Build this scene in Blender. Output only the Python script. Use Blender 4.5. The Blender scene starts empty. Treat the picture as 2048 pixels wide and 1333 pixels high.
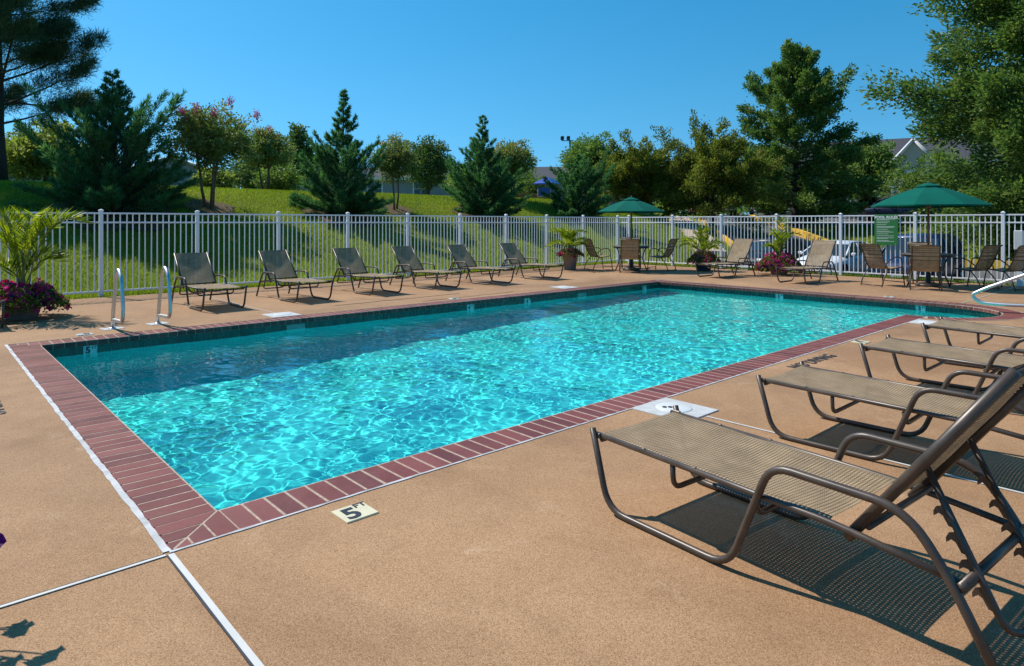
import bpy, bmesh, math, random
import numpy as np
from mathutils import Vector, Matrix

# ------------------------------------------------------------------ camera, sky, sun, exposure
scene = bpy.context.scene
SUN_ELEV = math.radians(51.0)
SUN_TRAVEL = Vector((0.30, -0.954, 0.0)).normalized()     # direction the shadows fall on the ground

cam_data = bpy.data.cameras.new('camera')
cam = bpy.data.objects.new('camera', cam_data)
scene.collection.objects.link(cam)
scene.camera = cam
cam.location = (-1.105, -3.33, 1.40)
cam.rotation_euler = (math.radians(90), 0, math.radians(-42.5))
cam_data.sensor_width = 36.0
cam_data.lens = 23.08
cam_data.shift_y = -0.1077
cam_data.clip_start = 0.05
cam_data.clip_end = 4000

world = bpy.data.worlds.new('World')
scene.world = world
world.use_nodes = True
wn = world.node_tree.nodes; wl = world.node_tree.links
wn.clear()
w_out = wn.new('ShaderNodeOutputWorld'); w_bg = wn.new('ShaderNodeBackground'); w_sky = wn.new('ShaderNodeTexSky')
w_sky.sky_type = 'NISHITA'; w_sky.sun_disc = False
w_sky.sun_elevation = SUN_ELEV
# the sun stands opposite to the way the shadows fall
w_sky.sun_rotation = math.atan2(-SUN_TRAVEL.x, -SUN_TRAVEL.y)
w_sky.altitude = 200; w_sky.air_density = 1.0; w_sky.dust_density = 0.25; w_sky.ozone_density = 3.0
w_tc = wn.new('ShaderNodeTexCoord'); w_map = wn.new('ShaderNodeMapping')      # clear dry air: the pale band at the horizon is thin
w_map.inputs['Scale'].default_value = (1, 1, .70); w_map.inputs['Location'].default_value = (0, 0, .14)
wl.new(w_tc.outputs['Generated'], w_map.inputs['Vector']); wl.new(w_map.outputs[0], w_sky.inputs['Vector'])
w_hs = wn.new('ShaderNodeHueSaturation')
w_hs.inputs['Saturation'].default_value = 1.40; w_hs.inputs['Hue'].default_value = 0.484
w_bg.inputs['Strength'].default_value = 0.14
wl.new(w_sky.outputs[0], w_hs.inputs['Color']); wl.new(w_hs.outputs[0], w_bg.inputs[0]); wl.new(w_bg.outputs[0], w_out.inputs[0])

sun_data = bpy.data.lights.new('sun', 'SUN')
sun = bpy.data.objects.new('sun', sun_data)
scene.collection.objects.link(sun)
sun_data.energy = 4.7
sun_data.angle = math.radians(0.53)
sun_data.color = (1.0, 0.95, 0.87)
sd = Vector((SUN_TRAVEL.x * math.cos(SUN_ELEV), SUN_TRAVEL.y * math.cos(SUN_ELEV), -math.sin(SUN_ELEV)))
sun.rotation_euler = sd.to_track_quat('-Z', 'Y').to_euler()
sun.location = (-8, 25, 30)
sun_data.cycles.is_caustics_light = True

scene.view_settings.view_transform = 'Standard'
scene.view_settings.look = 'None'
scene.view_settings.exposure = 0.12
scene.view_settings.gamma = 1.0
scene.view_settings.use_curve_mapping = False
scene.render.engine = 'CYCLES'
scene.cycles.use_denoising = True
scene.cycles.max_bounces = 8
scene.cycles.transparent_max_bounces = 24
scene.cycles.sample_clamp_indirect = 6.0
scene.cycles.caustics_reflective = False
scene.cycles.caustics_refractive = True

RNG = random.Random(7)
NR = np.random.default_rng(11)
PI = math.pi

# ------------------------------------------------------------------ helpers: objects
COL = scene.collection
def link_mesh(name, me, mat=None, parent=None, loc=None, rot=None):
    o = bpy.data.objects.new(name, me)
    COL.objects.link(o)
    if mat is not None and len(me.materials) == 0:
        me.materials.append(mat)
    if parent is not None: o.parent = parent
    if loc is not None: o.location = loc
    if rot is not None: o.rotation_euler = rot
    return o
def tag(o, label=None, cat=None, group=None, kind=None):
    if label: o['label'] = label
    if cat: o['category'] = cat
    if group: o['group'] = group
    if kind: o['kind'] = kind
    return o
def thing(name, label, cat, loc=(0, 0, 0), rz=0.0, group=None):
    o = bpy.data.objects.new(name, None)
    COL.objects.link(o); o.location = loc; o.rotation_euler = (0, 0, rz)
    o.empty_display_size = 0.1
    return tag(o, label, cat, group)
def copy_tree(o, parent=None):
    c = o.copy(); COL.objects.link(c)
    if parent is not None: c.parent = parent
    for ch in list(KIDS.get(o.name, [])) or list(o.children):
        copy_tree(ch, c)
    return c
KIDS = {}
def dup(root, loc, rz, label=None, group=None):
    c = copy_tree(root); c.location = loc; c.rotation_euler = (0, 0, rz)
    tag(c, label, None, group)
    return c

class MB:
    """collects vertices and faces for one mesh object"""
    def __init__(s): s.v = []; s.f = []; s.sm = []
    def add(s, vs, fs, smooth=False):
        n = len(s.v); s.v.extend([tuple(p) for p in vs])
        for q in fs:
            s.f.append(tuple(i + n for i in q)); s.sm.append(smooth)
        return s
    def box(s, c, size, rz=0.0, bevel=0.0, rx=0.0, ry=0.0):
        hx, hy, hz = size[0] / 2, size[1] / 2, size[2] / 2
        M = Matrix.Translation(c) @ Matrix.Rotation(rz, 4, 'Z') @ Matrix.Rotation(ry, 4, 'Y') @ Matrix.Rotation(rx, 4, 'X')
        if bevel <= 0:
            vs = [M @ Vector((x * hx, y * hy, z * hz)) for x in (-1, 1) for y in (-1, 1) for z in (-1, 1)]
            fs = [(0, 1, 3, 2), (4, 6, 7, 5), (0, 4, 5, 1), (2, 3, 7, 6), (0, 2, 6, 4), (1, 5, 7, 3)]
            return s.add(vs, fs)
        b = min(bevel, hx * .9, hy * .9, hz * .9)
        # chamfered box: 24 vertices
        vs = []; idx = {}
        for sx in (-1, 1):
            for sy in (-1, 1):
                for sz in (-1, 1):
                    for k in range(3):
                        p = [sx * (hx - b), sy * (hy - b), sz * (hz - b)]
                        p[k] = (sx * hx, sy * hy, sz * hz)[k]
                        idx[(sx, sy, sz, k)] = len(vs); vs.append(M @ Vector(p))
        fs = []
        for k in range(3):
            o1, o2 = [i for i in range(3) if i != k]
            for sg in (-1, 1):
                q = []
                for (p, r) in ((-1, -1), (1, -1), (1, 1), (-1, 1)):
                    t = [0, 0, 0]; t[k] = sg; t[o1] = p; t[o2] = r
                    q.append(idx[(t[0], t[1], t[2], k)])
                if (sg == 1) == (k == 1): q = q[::-1]
                fs.append(q)
        for k in range(3):       # edges parallel to axis k
            o1, o2 = [i for i in range(3) if i != k]
            for p in (-1, 1):
                for r in (-1, 1):
                    t0 = [0, 0, 0]; t0[o1] = p; t0[o2] = r; t1 = list(t0); t0[k] = -1; t1[k] = 1
                    q = [idx[(*t0, o1)], idx[(*t1, o1)], idx[(*t1, o2)], idx[(*t0, o2)]]
                    fs.append(q)
        for sx in (-1, 1):
            for sy in (-1, 1):
                for sz in (-1, 1):
                    fs.append([idx[(sx, sy, sz, k)] for k in range(3)])
        return s.add(vs, fs)
    def tube(s, pts, r, n=8, caps=True, closed=False, flat=1.0):
        """swept tube through the points; r is a number or one per point"""
        P = [Vector(p) for p in pts]; m = len(P)
        rs = [r] * m if not hasattr(r, '__len__') else list(r)
        tang = []
        for i in range(m):
            if closed: t = P[(i + 1) % m] - P[i - 1]
            elif i == 0: t = P[1] - P[0]
            elif i == m - 1: t = P[-1] - P[-2]
            else: t = (P[i + 1] - P[i]).normalized() + (P[i] - P[i - 1]).normalized()
            tang.append(t.normalized() if t.length > 1e-9 else Vector((0, 0, 1)))
        up = Vector((0, 0, 1)) if abs(tang[0].z) < .9 else Vector((1, 0, 0))
        nrm = tang[0].cross(up).normalized()
        vs = []
        for i in range(m):
            t = tang[i]
            nrm = (nrm - t * nrm.dot(t))
            nrm = nrm.normalized() if nrm.length > 1e-6 else t.orthogonal().normalized()
            bi = t.cross(nrm)
            for k in range(n):
                a = 2 * PI * k / n
                vs.append(P[i] + nrm * (math.cos(a) * rs[i]) + bi * (math.sin(a) * rs[i] * flat))
        fs = []
        for i in range(m if closed else m - 1):
            j = (i + 1) % m
            for k in range(n):
                k2 = (k + 1) % n
                fs.append((i * n + k, i * n + k2, j * n + k2, j * n + k))
        if caps and not closed:
            fs.append(tuple(range(n))[::-1]); fs.append(tuple((m - 1) * n + k for k in range(n)))
        return s.add(vs, fs, True)
    def lathe(s, prof, c=(0, 0, 0), n=24, smooth=True, caps=True):
        vs = []; m = len(prof)
        for (r, z) in prof:
            for k in range(n):
                a = 2 * PI * k / n
                vs.append((c[0] + r * math.cos(a), c[1] + r * math.sin(a), c[2] + z))
        fs = []
        for i in range(m - 1):
            for k in range(n):
                k2 = (k + 1) % n
                fs.append((i * n + k, i * n + k2, (i + 1) * n + k2, (i + 1) * n + k))
        if caps:
            fs.append(tuple(range(n))[::-1]); fs.append(tuple((m - 1) * n + k for k in range(n)))
        return s.add(vs, fs, smooth)
    def loft(s, rings, smooth=True, caps=True):
        n = len(rings[0]); vs = [p for r in rings for p in r]; fs = []
        for i in range(len(rings) - 1):
            for k in range(n):
                k2 = (k + 1) % n
                fs.append((i * n + k, i * n + k2, (i + 1) * n + k2, (i + 1) * n + k))
        if caps:
            fs.append(tuple(range(n))[::-1]); fs.append(tuple((len(rings) - 1) * n + k for k in range(n)))
        return s.add(vs, fs, smooth)
    def prism(s, poly, z0, z1):
        n = len(poly)
        vs = [(p[0], p[1], z0) for p in poly] + [(p[0], p[1], z1) for p in poly]
        fs = [tuple(range(n))[::-1], tuple(range(n, 2 * n))]
        for k in range(n):
            k2 = (k + 1) % n
            fs.append((k, k2, n + k2, n + k))
        return s.add(vs, fs)
    def quad(s, a, b, c, d): return s.add([a, b, c, d], [(0, 1, 2, 3)])
    def mesh(s, name):
        me = bpy.data.meshes.new(name)
        me.from_pydata(s.v, [], s.f)
        me.polygons.foreach_set('use_smooth', s.sm)
        me.update()
        return me
    def build(s, name, mat, parent=None, loc=None, rot=None):
        me = s.mesh(name)
        return link_mesh(name, me, mat, parent, loc, rot)

def smooth_path(pts, rad, seg=5):
    """polyline with rounded corners of radius rad"""
    P = [Vector(p) for p in pts]; out = [P[0]]
    for i in range(1, len(P) - 1):
        a, b, c = P[i - 1], P[i], P[i + 1]
        r = rad[i - 1] if hasattr(rad, '__len__') else rad
        d1 = (a - b); d2 = (c - b)
        l = min(r, d1.length * .49, d2.length * .49)
        p1 = b + d1.normalized() * l; p2 = b + d2.normalized() * l
        for k in range(seg + 1):
            t = k / seg
            out.append(p1 * (1 - t) ** 2 + b * 2 * t * (1 - t) + p2 * t * t)
    out.append(P[-1])
    return out

def np_mesh(name, verts, faces_n, idx, attr=None, smooth=False):
    """fast mesh from numpy: verts (N,3), idx (F,faces_n); attr: one float for each face"""
    me = bpy.data.meshes.new(name)
    F = len(idx)
    me.vertices.add(len(verts)); me.vertices.foreach_set('co', np.ascontiguousarray(verts, dtype=np.float32).ravel())
    me.loops.add(F * faces_n); me.loops.foreach_set('vertex_index', np.ascontiguousarray(idx, dtype=np.int32).ravel())
    me.polygons.add(F)
    me.polygons.foreach_set('loop_start', np.arange(0, F * faces_n, faces_n, dtype=np.int32))
    me.polygons.foreach_set('loop_total', np.full(F, faces_n, dtype=np.int32))
    if smooth: me.polygons.foreach_set('use_smooth', np.ones(F, dtype=bool))
    if attr is not None:
        at = me.attributes.new('tint', 'FLOAT', 'FACE'); at.data.foreach_set('value', np.ascontiguousarray(attr, dtype=np.float32))
    me.update(calc_edges=True)
    me.validate()
    return me

# ------------------------------------------------------------------ helpers: materials
class NT:
    def __init__(s, name):
        s.m = bpy.data.materials.new(name); s.m.use_nodes = True
        s.t = s.m.node_tree; s.t.nodes.clear()
        s.out = s.n('ShaderNodeOutputMaterial')
        s._tc = None
    def n(s, t, **kw):
        nd = s.t.nodes.new(t)
        for k, v in kw.items(): setattr(nd, k, v)
        return nd
    def l(s, a, b): s.t.links.new(a, b)
    def tc(s, which='Object'):
        if s._tc is None: s._tc = s.n('ShaderNodeTexCoord')
        return s._tc.outputs[which]
    def noise(s, scale, detail=4, rough=.55, co=None, dist=0.0):
        nd = s.n('ShaderNodeTexNoise'); nd.inputs['Scale'].default_value = scale; nd.inputs['Detail'].default_value = detail
        nd.inputs['Roughness'].default_value = rough; nd.inputs['Distortion'].default_value = dist
        s.l(co if co is not None else s.tc(), nd.inputs['Vector']); return nd.outputs['Fac']
    def vor(s, scale, feature='F1', co=None, out='Distance'):
        nd = s.n('ShaderNodeTexVoronoi'); nd.feature = feature; nd.inputs['Scale'].default_value = scale
        s.l(co if co is not None else s.tc(), nd.inputs['Vector']); return nd.outputs[out]
    def ramp(s, fac, stops):
        r = s.n('ShaderNodeValToRGB'); e = r.color_ramp.elements
        while len(e) < len(stops): e.new(.5)
        for i, (p, c) in enumerate(stops):
            e[i].position = p; e[i].color = (c, c, c, 1) if not hasattr(c, '__len__') else (*c[:3], 1)
        s.l(fac, r.inputs['Fac']); return r.outputs['Color']
    def mix(s, fac, a, b, mode='MIX'):
        m = s.n('ShaderNodeMix'); m.data_type = 'RGBA'; m.blend_type = mode
        for sock, v in ((m.inputs[0], fac), (m.inputs[6], a), (m.inputs[7], b)):
            if hasattr(v, 'is_linked'): s.l(v, sock)
            elif hasattr(v, '__len__'): sock.default_value = (*v[:3], 1)
            else: sock.default_value = v
        return m.outputs[2]
    def math(s, op, a, b=0.0, clamp=False):
        m = s.n('ShaderNodeMath'); m.operation = op; m.use_clamp = clamp
        for i, v in enumerate((a, b)):
            if hasattr(v, 'is_linked'): s.l(v, m.inputs[i])
            else: m.inputs[i].default_value = v
        return m.outputs[0]
    def bump(s, h, strength=.3, dist=.01, nrm=None):
        b = s.n('ShaderNodeBump'); b.inputs['Strength'].default_value = strength; b.inputs['Distance'].default_value = dist
        s.l(h, b.inputs['Height'])
        if nrm is not None: s.l(nrm, b.inputs['Normal'])
        return b.outputs['Normal']
    def rand(s):
        return s.n('ShaderNodeObjectInfo').outputs['Random']
    def pbr(s, color, rough=.6, metal=0.0, normal=None, spec=.5, coat=0.0):
        p = s.n('ShaderNodeBsdfPrincipled')
        for k, v in (('Base Color', color), ('Roughness', rough), ('Metallic', metal), ('Specular IOR Level', spec), ('Coat Weight', coat)):
            if hasattr(v, 'is_linked'): s.l(v, p.inputs[k])
            elif hasattr(v, '__len__'): p.inputs[k].default_value = (*v[:3], 1)
            else: p.inputs[k].default_value = v
        if normal is not None: s.l(normal, p.inputs['Normal'])
        return p
    def done(s, shader):
        s.l(shader.outputs[0] if hasattr(shader, 'outputs') else shader, s.out.inputs['Surface']); return s.m

def flat_mat(name, color, rough=.6, metal=0.0, var=.12, nscale=9.0, bump=0.0, coat=0.0, spec=.5):
    """plain coloured material with a little unevenness"""
    t = NT(name)
    nz = t.noise(nscale, 5)
    c = t.mix(t.ramp(nz, [(.3, 0.0), (.7, 1.0)]), [x * (1 - var) for x in color], [min(1, x * (1 + var)) for x in color])
    rg = t.math('ADD', t.math('MULTIPLY', nz, .16), rough - .08)
    nr = t.bump(t.noise(nscale * 12, 3), bump, .004) if bump > 0 else None
    return t.done(t.pbr(c, rg, metal, nr, spec, coat))
# ================================================================== setting: materials
def m_deck():
    t = NT('deck_aggregate')
    big = t.noise(.55, 5, .6); mid = t.noise(3.2, 4, .6); st = t.noise(1.3, 6, .7, dist=.4)
    c = t.mix(t.ramp(big, [(.3, 0.0), (.72, 1.0)]), (.335, .205, .108), (0.428, 0.256, 0.136))
    c = t.mix(t.math('MULTIPLY', t.ramp(mid, [(.42, 0.0), (.75, 1.0)]), .45), c, (0.479, 0.301, 0.170))
    c = t.mix(t.math('MULTIPLY', t.ramp(st, [(.54, 0.0), (.70, 1.0)]), .5), c, (0.282, 0.163, 0.091))
    # blotchy wear: pale scuffs, darker damp-stained patches and drip marks near the coping
    wv_ = t.noise(.23, 6, .7, dist=1.2); sc = t.noise(2.1, 8, .75, dist=.8); sp_ = t.noise(9, 3, .5)
    c = t.mix(t.math('MULTIPLY', t.ramp(wv_, [(.47, 0.0), (.62, 1.0)]), .6), c, (0.254, 0.142, 0.073))
    c = t.mix(t.math('MULTIPLY', t.ramp(sc, [(.58, 0.0), (.70, 1.0)]), .6), c, (0.508, 0.353, 0.229))
    c = t.mix(t.math('MULTIPLY', t.ramp(sp_, [(.68, 0.0), (.74, 1.0)]), .35), c, (0.226, 0.133, 0.079))
    v = t.n('ShaderNodeTexVoronoi'); v.inputs['Scale'].default_value = 300; t.l(t.tc(), v.inputs['Vector'])
    sp = t.n('ShaderNodeSeparateColor'); t.l(v.outputs['Color'], sp.inputs[0])
    peb = t.ramp(sp.outputs[0], [(0.0, (0.583, 0.490, 0.411)), (.25, (0.846, 0.748, 0.664)), (.6, (1.02, 1.0, .98)), (.9, (1.14, 1.12, 1.09)), (1.0, (1.4, 1.38, 1.34))])
    c = t.mix(1.0, c, peb, 'MULTIPLY')
    lf = t.noise(.28, 3, .5, dist=.5)
    c = t.mix(1.0, c, t.ramp(lf, [(.30, (.89, .885, .885)), (.70, (1.12, 1.13, 1.155))]), 'MULTIPLY')
    fn = t.noise(420, 3)
    c = t.mix(.35, c, t.mix(1.0, c, t.ramp(fn, [(.35, .55), (.65, 1.35)]), 'MULTIPLY'))
    h = t.math('ADD', t.math('MULTIPLY', v.outputs['Distance'], -1.0), t.math('MULTIPLY', fn, .4))
    nr = t.bump(h, .22, .0025)
    return t.done(t.pbr(c, .82, 0, nr, .3))
M = {}
M['deck'] = m_deck()

def m_brick():
    t = NT('coping_brick')
    r = t.rand()
    base = t.ramp(r, [(0.0, (.135, .034, .026)), (.35, (.18, .044, .034)), (.7, (.215, .056, .043)), (1.0, (.25, .075, .060))])
    gm = t.n('ShaderNodeNewGeometry')
    st = t.noise(4.0, 6, .65, co=gm.outputs['Position']); fn = t.noise(60, 4, .6, co=gm.outputs['Position'])
    c = t.mix(t.math('MULTIPLY', t.ramp(st, [(.45, 0.0), (.75, 1.0)]), .55), base, (.24, .085, .075))
    c = t.mix(.3, c, t.mix(1.0, c, t.ramp(fn, [(.3, .6), (.7, 1.3)]), 'MULTIPLY'))
    lime = t.noise(11, 7, .7, co=gm.outputs['Position'], dist=.6)
    c = t.mix(t.math('MULTIPLY', t.ramp(lime, [(.60, 0.0), (.74, 1.0)]), .24), c, (.36, .24, .21))
    dk_ = t.noise(2.2, 5, .6, co=gm.outputs['Position'])
    c = t.mix(t.math('MULTIPLY', t.ramp(dk_, [(.5, 0.0), (.7, 1.0)]), .35), c, (.10, .028, .026))
    nr = t.bump(fn, .25, .003)
    return t.done(t.pbr(c, t.math('ADD', t.math('MULTIPLY', st, .3), .38), 0, nr, .35))
M['brick'] = m_brick()
M['mortar'] = flat_mat('mortar', (.44, .33, .25), .9, var=.3, nscale=30, bump=.3)
M['caulk'] = flat_mat('white_caulk', (.50, .49, .48), .7, var=.28, nscale=9)
M['white_strip'] = flat_mat('white_joint_strip', (.62, .60, .56), .55, var=.06, nscale=8)
M['concrete'] = flat_mat('pale_concrete', (.50, .50, .49), .85, var=.12, nscale=14, bump=.2)
M['white_plastic'] = flat_mat('white_plastic', (.68, .68, .66), .4, var=.04)
M['black'] = flat_mat('black_hole', (.01, .01, .01), .7)
M['black_paint'] = None

def m_paint():
    t = NT('worn_black_paint')
    w = t.noise(26, 5, .7)
    c = t.mix(t.ramp(w, [(.56, 0.0), (.66, 1.0)]), (.045, .042, .045), (.30, .21, .14))
    return t.done(t.pbr(c, .8))
M['black_paint'] = m_paint()

def m_tile():
    t = NT('green_waterline_tile')
    r = t.rand()
    c = t.ramp(r, [(0.0, (.004, .045, .040)), (.5, (.006, .065, .055)), (1.0, (.010, .085, .070))])
    return t.done(t.pbr(c, .14, 0, t.bump(t.noise(30, 2), .08, .002), .5))
M['tile'] = m_tile()
M['grout'] = flat_mat('tile_grout', (.34, .43, .38), .85, var=.15, nscale=20)
M['cream_tile'] = flat_mat('cream_tile', (.72, .64, .42), .35, var=.05)
M['white_tile'] = flat_mat('white_tile', (.62, .66, .64), .3, var=.05)
M['ink'] = flat_mat('black_ink', (.02, .022, .03), .5)

def m_plaster():
    t = NT('pool_plaster')
    n1 = t.noise(.8, 4); n2 = t.noise(6, 5, .6)
    c = t.mix(n1, (.055, .86, .84), (.070, .88, .86))
    c = t.mix(t.math('MULTIPLY', t.ramp(n2, [(.4, 0.0), (.7, 1.0)]), .25), c, (.12, .90, .88))
    return t.done(t.pbr(c, .7, 0, None, .2))
M['plaster'] = m_plaster()

def m_water():
    t = NT('pool_water')
    g = t.n('ShaderNodeBsdfGlass'); g.inputs['IOR'].default_value = 1.333; g.inputs['Roughness'].default_value = 0.0
    g.inputs['Color'].default_value = (.90, 1.0, .985, 1)
    return t.done(g)
M['water'] = m_water()

# ================================================================== pool
PL, PW = 12.07, 5.84            # pool length (x) and width (y); the camera stands at the near left corner
AC, AR = 11.07, 1.0             # rounded step alcove on the near side: centre x and radius
CW = 0.285                      # depth of the brick coping
WZ = -0.15                      # water level
def pool_outline(off=0.0, seg=28):
    """outline of the pool, grown outwards by off (counter-clockwise)"""
    o = off; R_ = AR + o
    p = [(-o, -o)]
    x0 = AC - math.sqrt(max(R_ * R_ - o * o, 0)) if o > 0 else AC - AR
    a0 = math.atan2(-o, x0 - AC) % (2 * PI)
    a1 = math.atan2(0.0, 1.0) + 2 * PI
    for k in range(seg + 1):
        a = a0 + (a1 - a0) * k / seg
        p.append((AC + R_ * math.cos(a), R_ * math.sin(a)))
    p += [(PL + o, PW + o), (-o, PW + o)]
    return p
def inside(poly, x, y):
    x = np.asarray(x); y = np.asarray(y); c = np.zeros(x.shape, bool); n = len(poly)
    for i in range(n):
        x1, y1 = poly[i]; x2, y2 = poly[(i + 1) % n]
        if y1 == y2: continue
        m = ((y1 > y) != (y2 > y)) & (x < (x2 - x1) * (y - y1) / (y2 - y1) + x1)
        c ^= m
    return c
def floor_z(x):                 # 5 ft at the near left end, 3 ft at the far end
    t = np.clip((np.asarray(x) - 2.0) / 9.0, 0, 1)
    return -1.60 + 0.62 * t

# basin: walls down to the floor, floor as a grid
W_OFF = 0.03                    # the coping overhangs the wall a little
wp = pool_outline(W_OFF)
basin = MB()
n = len(wp)
for k in range(n):
    (x1, y1), (x2, y2) = wp[k], wp[(k + 1) % n]
    seg = max(1, int(math.hypot(x2 - x1, y2 - y1) / 1.0))
    for q in range(seg):
        ax, ay = x1 + (x2 - x1) * q / seg, y1 + (y2 - y1) * q / seg
        bx_, by_ = x1 + (x2 - x1) * (q + 1) / seg, y1 + (y2 - y1) * (q + 1) / seg
        za, zb = float(floor_z(ax)) - .02, float(floor_z(bx_)) - .02
        basin.quad((ax, ay, za), (ax, ay, -.06), (bx_, by_, -.06), (bx_, by_, zb))
xs = np.linspace(-.3, PL + .3, 60)
for i in range(len(xs) - 1):
    z1, z2 = float(floor_z(xs[i])), float(floor_z(xs[i + 1]))
    basin.quad((xs[i], -1.3, z1), (xs[i + 1], -1.3, z2), (xs[i + 1], PW + .3, z2), (xs[i], PW + .3, z1))
pool_basin = basin.build('pool_basin', M['plaster'])
tag(pool_basin, kind='structure')
pool_basin.cycles.is_caustics_receiver = True
# three curved entry steps in the alcove
steps = MB()
for k, (inn, zt) in enumerate(((.42, -.36), (.10, -.60), (-.22, -.84))):
    # each step: the alcove outline cut by a line y = -inn
    y_cut = -inn
    poly = []
    rr = AR + W_OFF - .004
    if abs(y_cut) < rr:
        a_s = math.asin(max(-1, min(1, y_cut / rr)))
        a0 = -PI - a_s if y_cut < 0 else PI
        a1 = a_s if y_cut < 0 else 0.0
        for q in range(17):
            a = a0 + (a1 - a0) * q / 16
            poly.append((AC + rr * math.cos(a), rr * math.sin(a)))
        if y_cut > 0: poly += [(AC + rr, y_cut), (AC - rr, y_cut)]
        steps.prism(poly, -1.2 - .01 * k, zt)
st_o = steps.build('entry_steps', M['plaster'])
tag(st_o, kind='structure')
st_o.cycles.is_caustics_receiver = True

# water: a rippled sheet
STEP = 0.017
gx = np.arange(-.05, PL + .06, STEP); gy = np.arange(-AR - .06, PW + .06, STEP)
GX, GY = np.meshgrid(gx, gy, indexing='ij')
Z = np.zeros_like(GX)
wr = np.random.default_rng(5)
def waves(n, lo, hi, slope, main=None, spread=PI):
    global Z
    for _ in range(n):
        L = lo * (hi / lo) ** wr.random(); th = wr.random() * 2 * PI if main is None else main + (wr.random() - .5) * 2 * spread
        k = 2 * PI / L
        A = slope / k * math.sqrt(2.0 / n)
        Z += A * np.sin(k * (GX * math.cos(th) + GY * math.sin(th)) + wr.random() * 2 * PI)
WAVE = 1.0
waves(14, .9, 2.4, .012 * WAVE)
waves(26, .30, .8, .018 * WAVE)
Zl = Z.copy(); Z = np.zeros_like(GX)
waves(44, .16, .32, .014 * WAVE)
waves(80, .075, .19, .027 * WAVE)
# gusts: the fine ripples are stronger in some places than in others
env = np.zeros_like(GX)
for _ in range(10):
    th_ = wr.random() * 2 * PI; k_ = 2 * PI / (1.4 + 2.6 * wr.random())
    env += np.sin(k_ * (GX * math.cos(th_) + GY * math.sin(th_)) + wr.random() * 2 * PI)
Z = Zl + Z * np.clip(1.0 + .09 * env, .72, 1.3)
inm = inside(pool_outline(W_OFF + .012), GX, GY)
nx, ny = GX.shape
vid = np.arange(nx * ny).reshape(nx, ny)
fm = inm[:-1, :-1] & inm[1:, :-1] & inm[1:, 1:] & inm[:-1, 1:]
quads = np.stack([vid[:-1, :-1][fm], vid[1:, :-1][fm], vid[1:, 1:][fm], vid[:-1, 1:][fm]], 1)
used = np.unique(quads); remap = np.full(nx * ny, -1); remap[used] = np.arange(len(used))
wv = np.stack([GX.ravel(), GY.ravel(), Z.ravel() + WZ], 1)[used]
water = link_mesh('water', np_mesh('water', wv, 4, remap[quads], smooth=True), M['water'])
tag(water, kind='structure')
water.cycles.is_caustics_caster = True

# ------------------------------------------------------------------ coping: a mortar bed with one brick after another
bed = MB()
inner = pool_outline(.004, 28); outer = pool_outline(CW - .012, 28)
for k in range(len(inner)):
    k2 = (k + 1) % len(inner)
    a, b, c, d = inner[k], inner[k2], outer[k2], outer[k]
    bed.quad((*a, -.0010), (*b, -.0010), (*c, -.0010), (*d, -.0010))
    bed.quad((*a, -.062), (*b, -.062), (*b, -.0010), (*a, -.0010))
    w1, w2 = pool_outline(W_OFF + .012, 28)[k], pool_outline(W_OFF + .012, 28)[k2]
    bed.quad((*w1, -.062), (*w2, -.062), (*b, -.062), (*a, -.062))
coping = bed.build('pool_coping', M['mortar']); tag(coping, kind='structure')

def brick_mesh(name, w_in, w_out, L, h=.062, r=.016):
    """bullnosed brick: local y runs from the pool (0) outwards (L); x is its width"""
    prof = [(0.0, -h), (0.0, -r), (r * .3, -r * .3), (r, 0.0), (L, 0.0), (L, -h)]
    def ring(s):
        out = []
        for (y, z) in prof:
            w = w_in + (w_out - w_in) * y / L
            out.append((s * w / 2, y, z))
        return out
    mb = MB(); e = .003
    r1, r2 = ring(-1), ring(1)
    e2 = .0022
    a0, a1 = [(x, y, z - (e2 if z > -.001 else 0)) for (x, y, z) in r1], [(x, y, z - (e2 if z > -.001 else 0)) for (x, y, z) in r2]
    b0, b1 = [(x + e, y, z) for (x, y, z) in r1], [(x - e, y, z) for (x, y, z) in r2]
    mb.loft([a0, b0, b1, a1], smooth=False, caps=True)
    return mb.mesh(name)
BP = 0.1098                     # brick pitch along the edge
b_straight = brick_mesh('brick', BP - .0095, BP - .0095, CW)
brick_list = []
def put_brick(me, x, y, rz):
    brick_list.append((me, x, y, rz))
# near edge (pool at +y): local y must point to -y => rz = pi
n_near = int((AC - AR) / BP)
for k in range(n_near):
    x = (k + .5) * (AC - AR) / n_near
    put_brick(b_straight, x, 0.0, PI)
n_left = int(PW / BP)
for k in range(n_left):
    put_brick(b_straight, 0.0, (k + .5) * PW / n_left, PI / 2)
n_far = int(PL / BP)
for k in range(n_far):
    put_brick(b_straight, (k + .5) * PL / n_far, PW, 0.0)
for k in range(n_left):
    put_brick(b_straight, PL, (k + .5) * PW / n_left, -PI / 2)
n_arc = int(PI * AR / (BP * .86))
b_arc = brick_mesh('brick', PI * AR / n_arc - .010, PI * (AR + CW) / n_arc - .012, CW)
for k in range(n_arc):
    a = PI + PI * (k + .5) / n_arc
    # leave out what would run into the straight near edge
    if a < PI + .30: continue
    put_brick(b_arc, AC + AR * math.cos(a), AR * math.sin(a), a - PI / 2)
campos = Vector((-1.105, -3.33))
order = sorted(range(len(brick_list)), key=lambda i: (Vector(brick_list[i][1:3]) - campos).length)
near_set = set(order[:278])
rest = MB()
bj = random.Random(3)
for i, (me, x, y, rz) in enumerate(brick_list):
    dz = bj.uniform(.0002, .0009); dr = bj.uniform(-.008, .008); dl = bj.uniform(-.002, .002)
    if i in near_set:
        link_mesh('brick', me, M['brick'], coping, (x, y, dz), (0, bj.uniform(-.0015, .0015), rz + dr))
    else:
        Mx = Matrix.Translation((x, y, dz)) @ Matrix.Rotation(rz, 4, 'Z')
        rest.add([Mx @ v.co for v in me.vertices], [tuple(p.vertices) for p in me.polygons])
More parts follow.
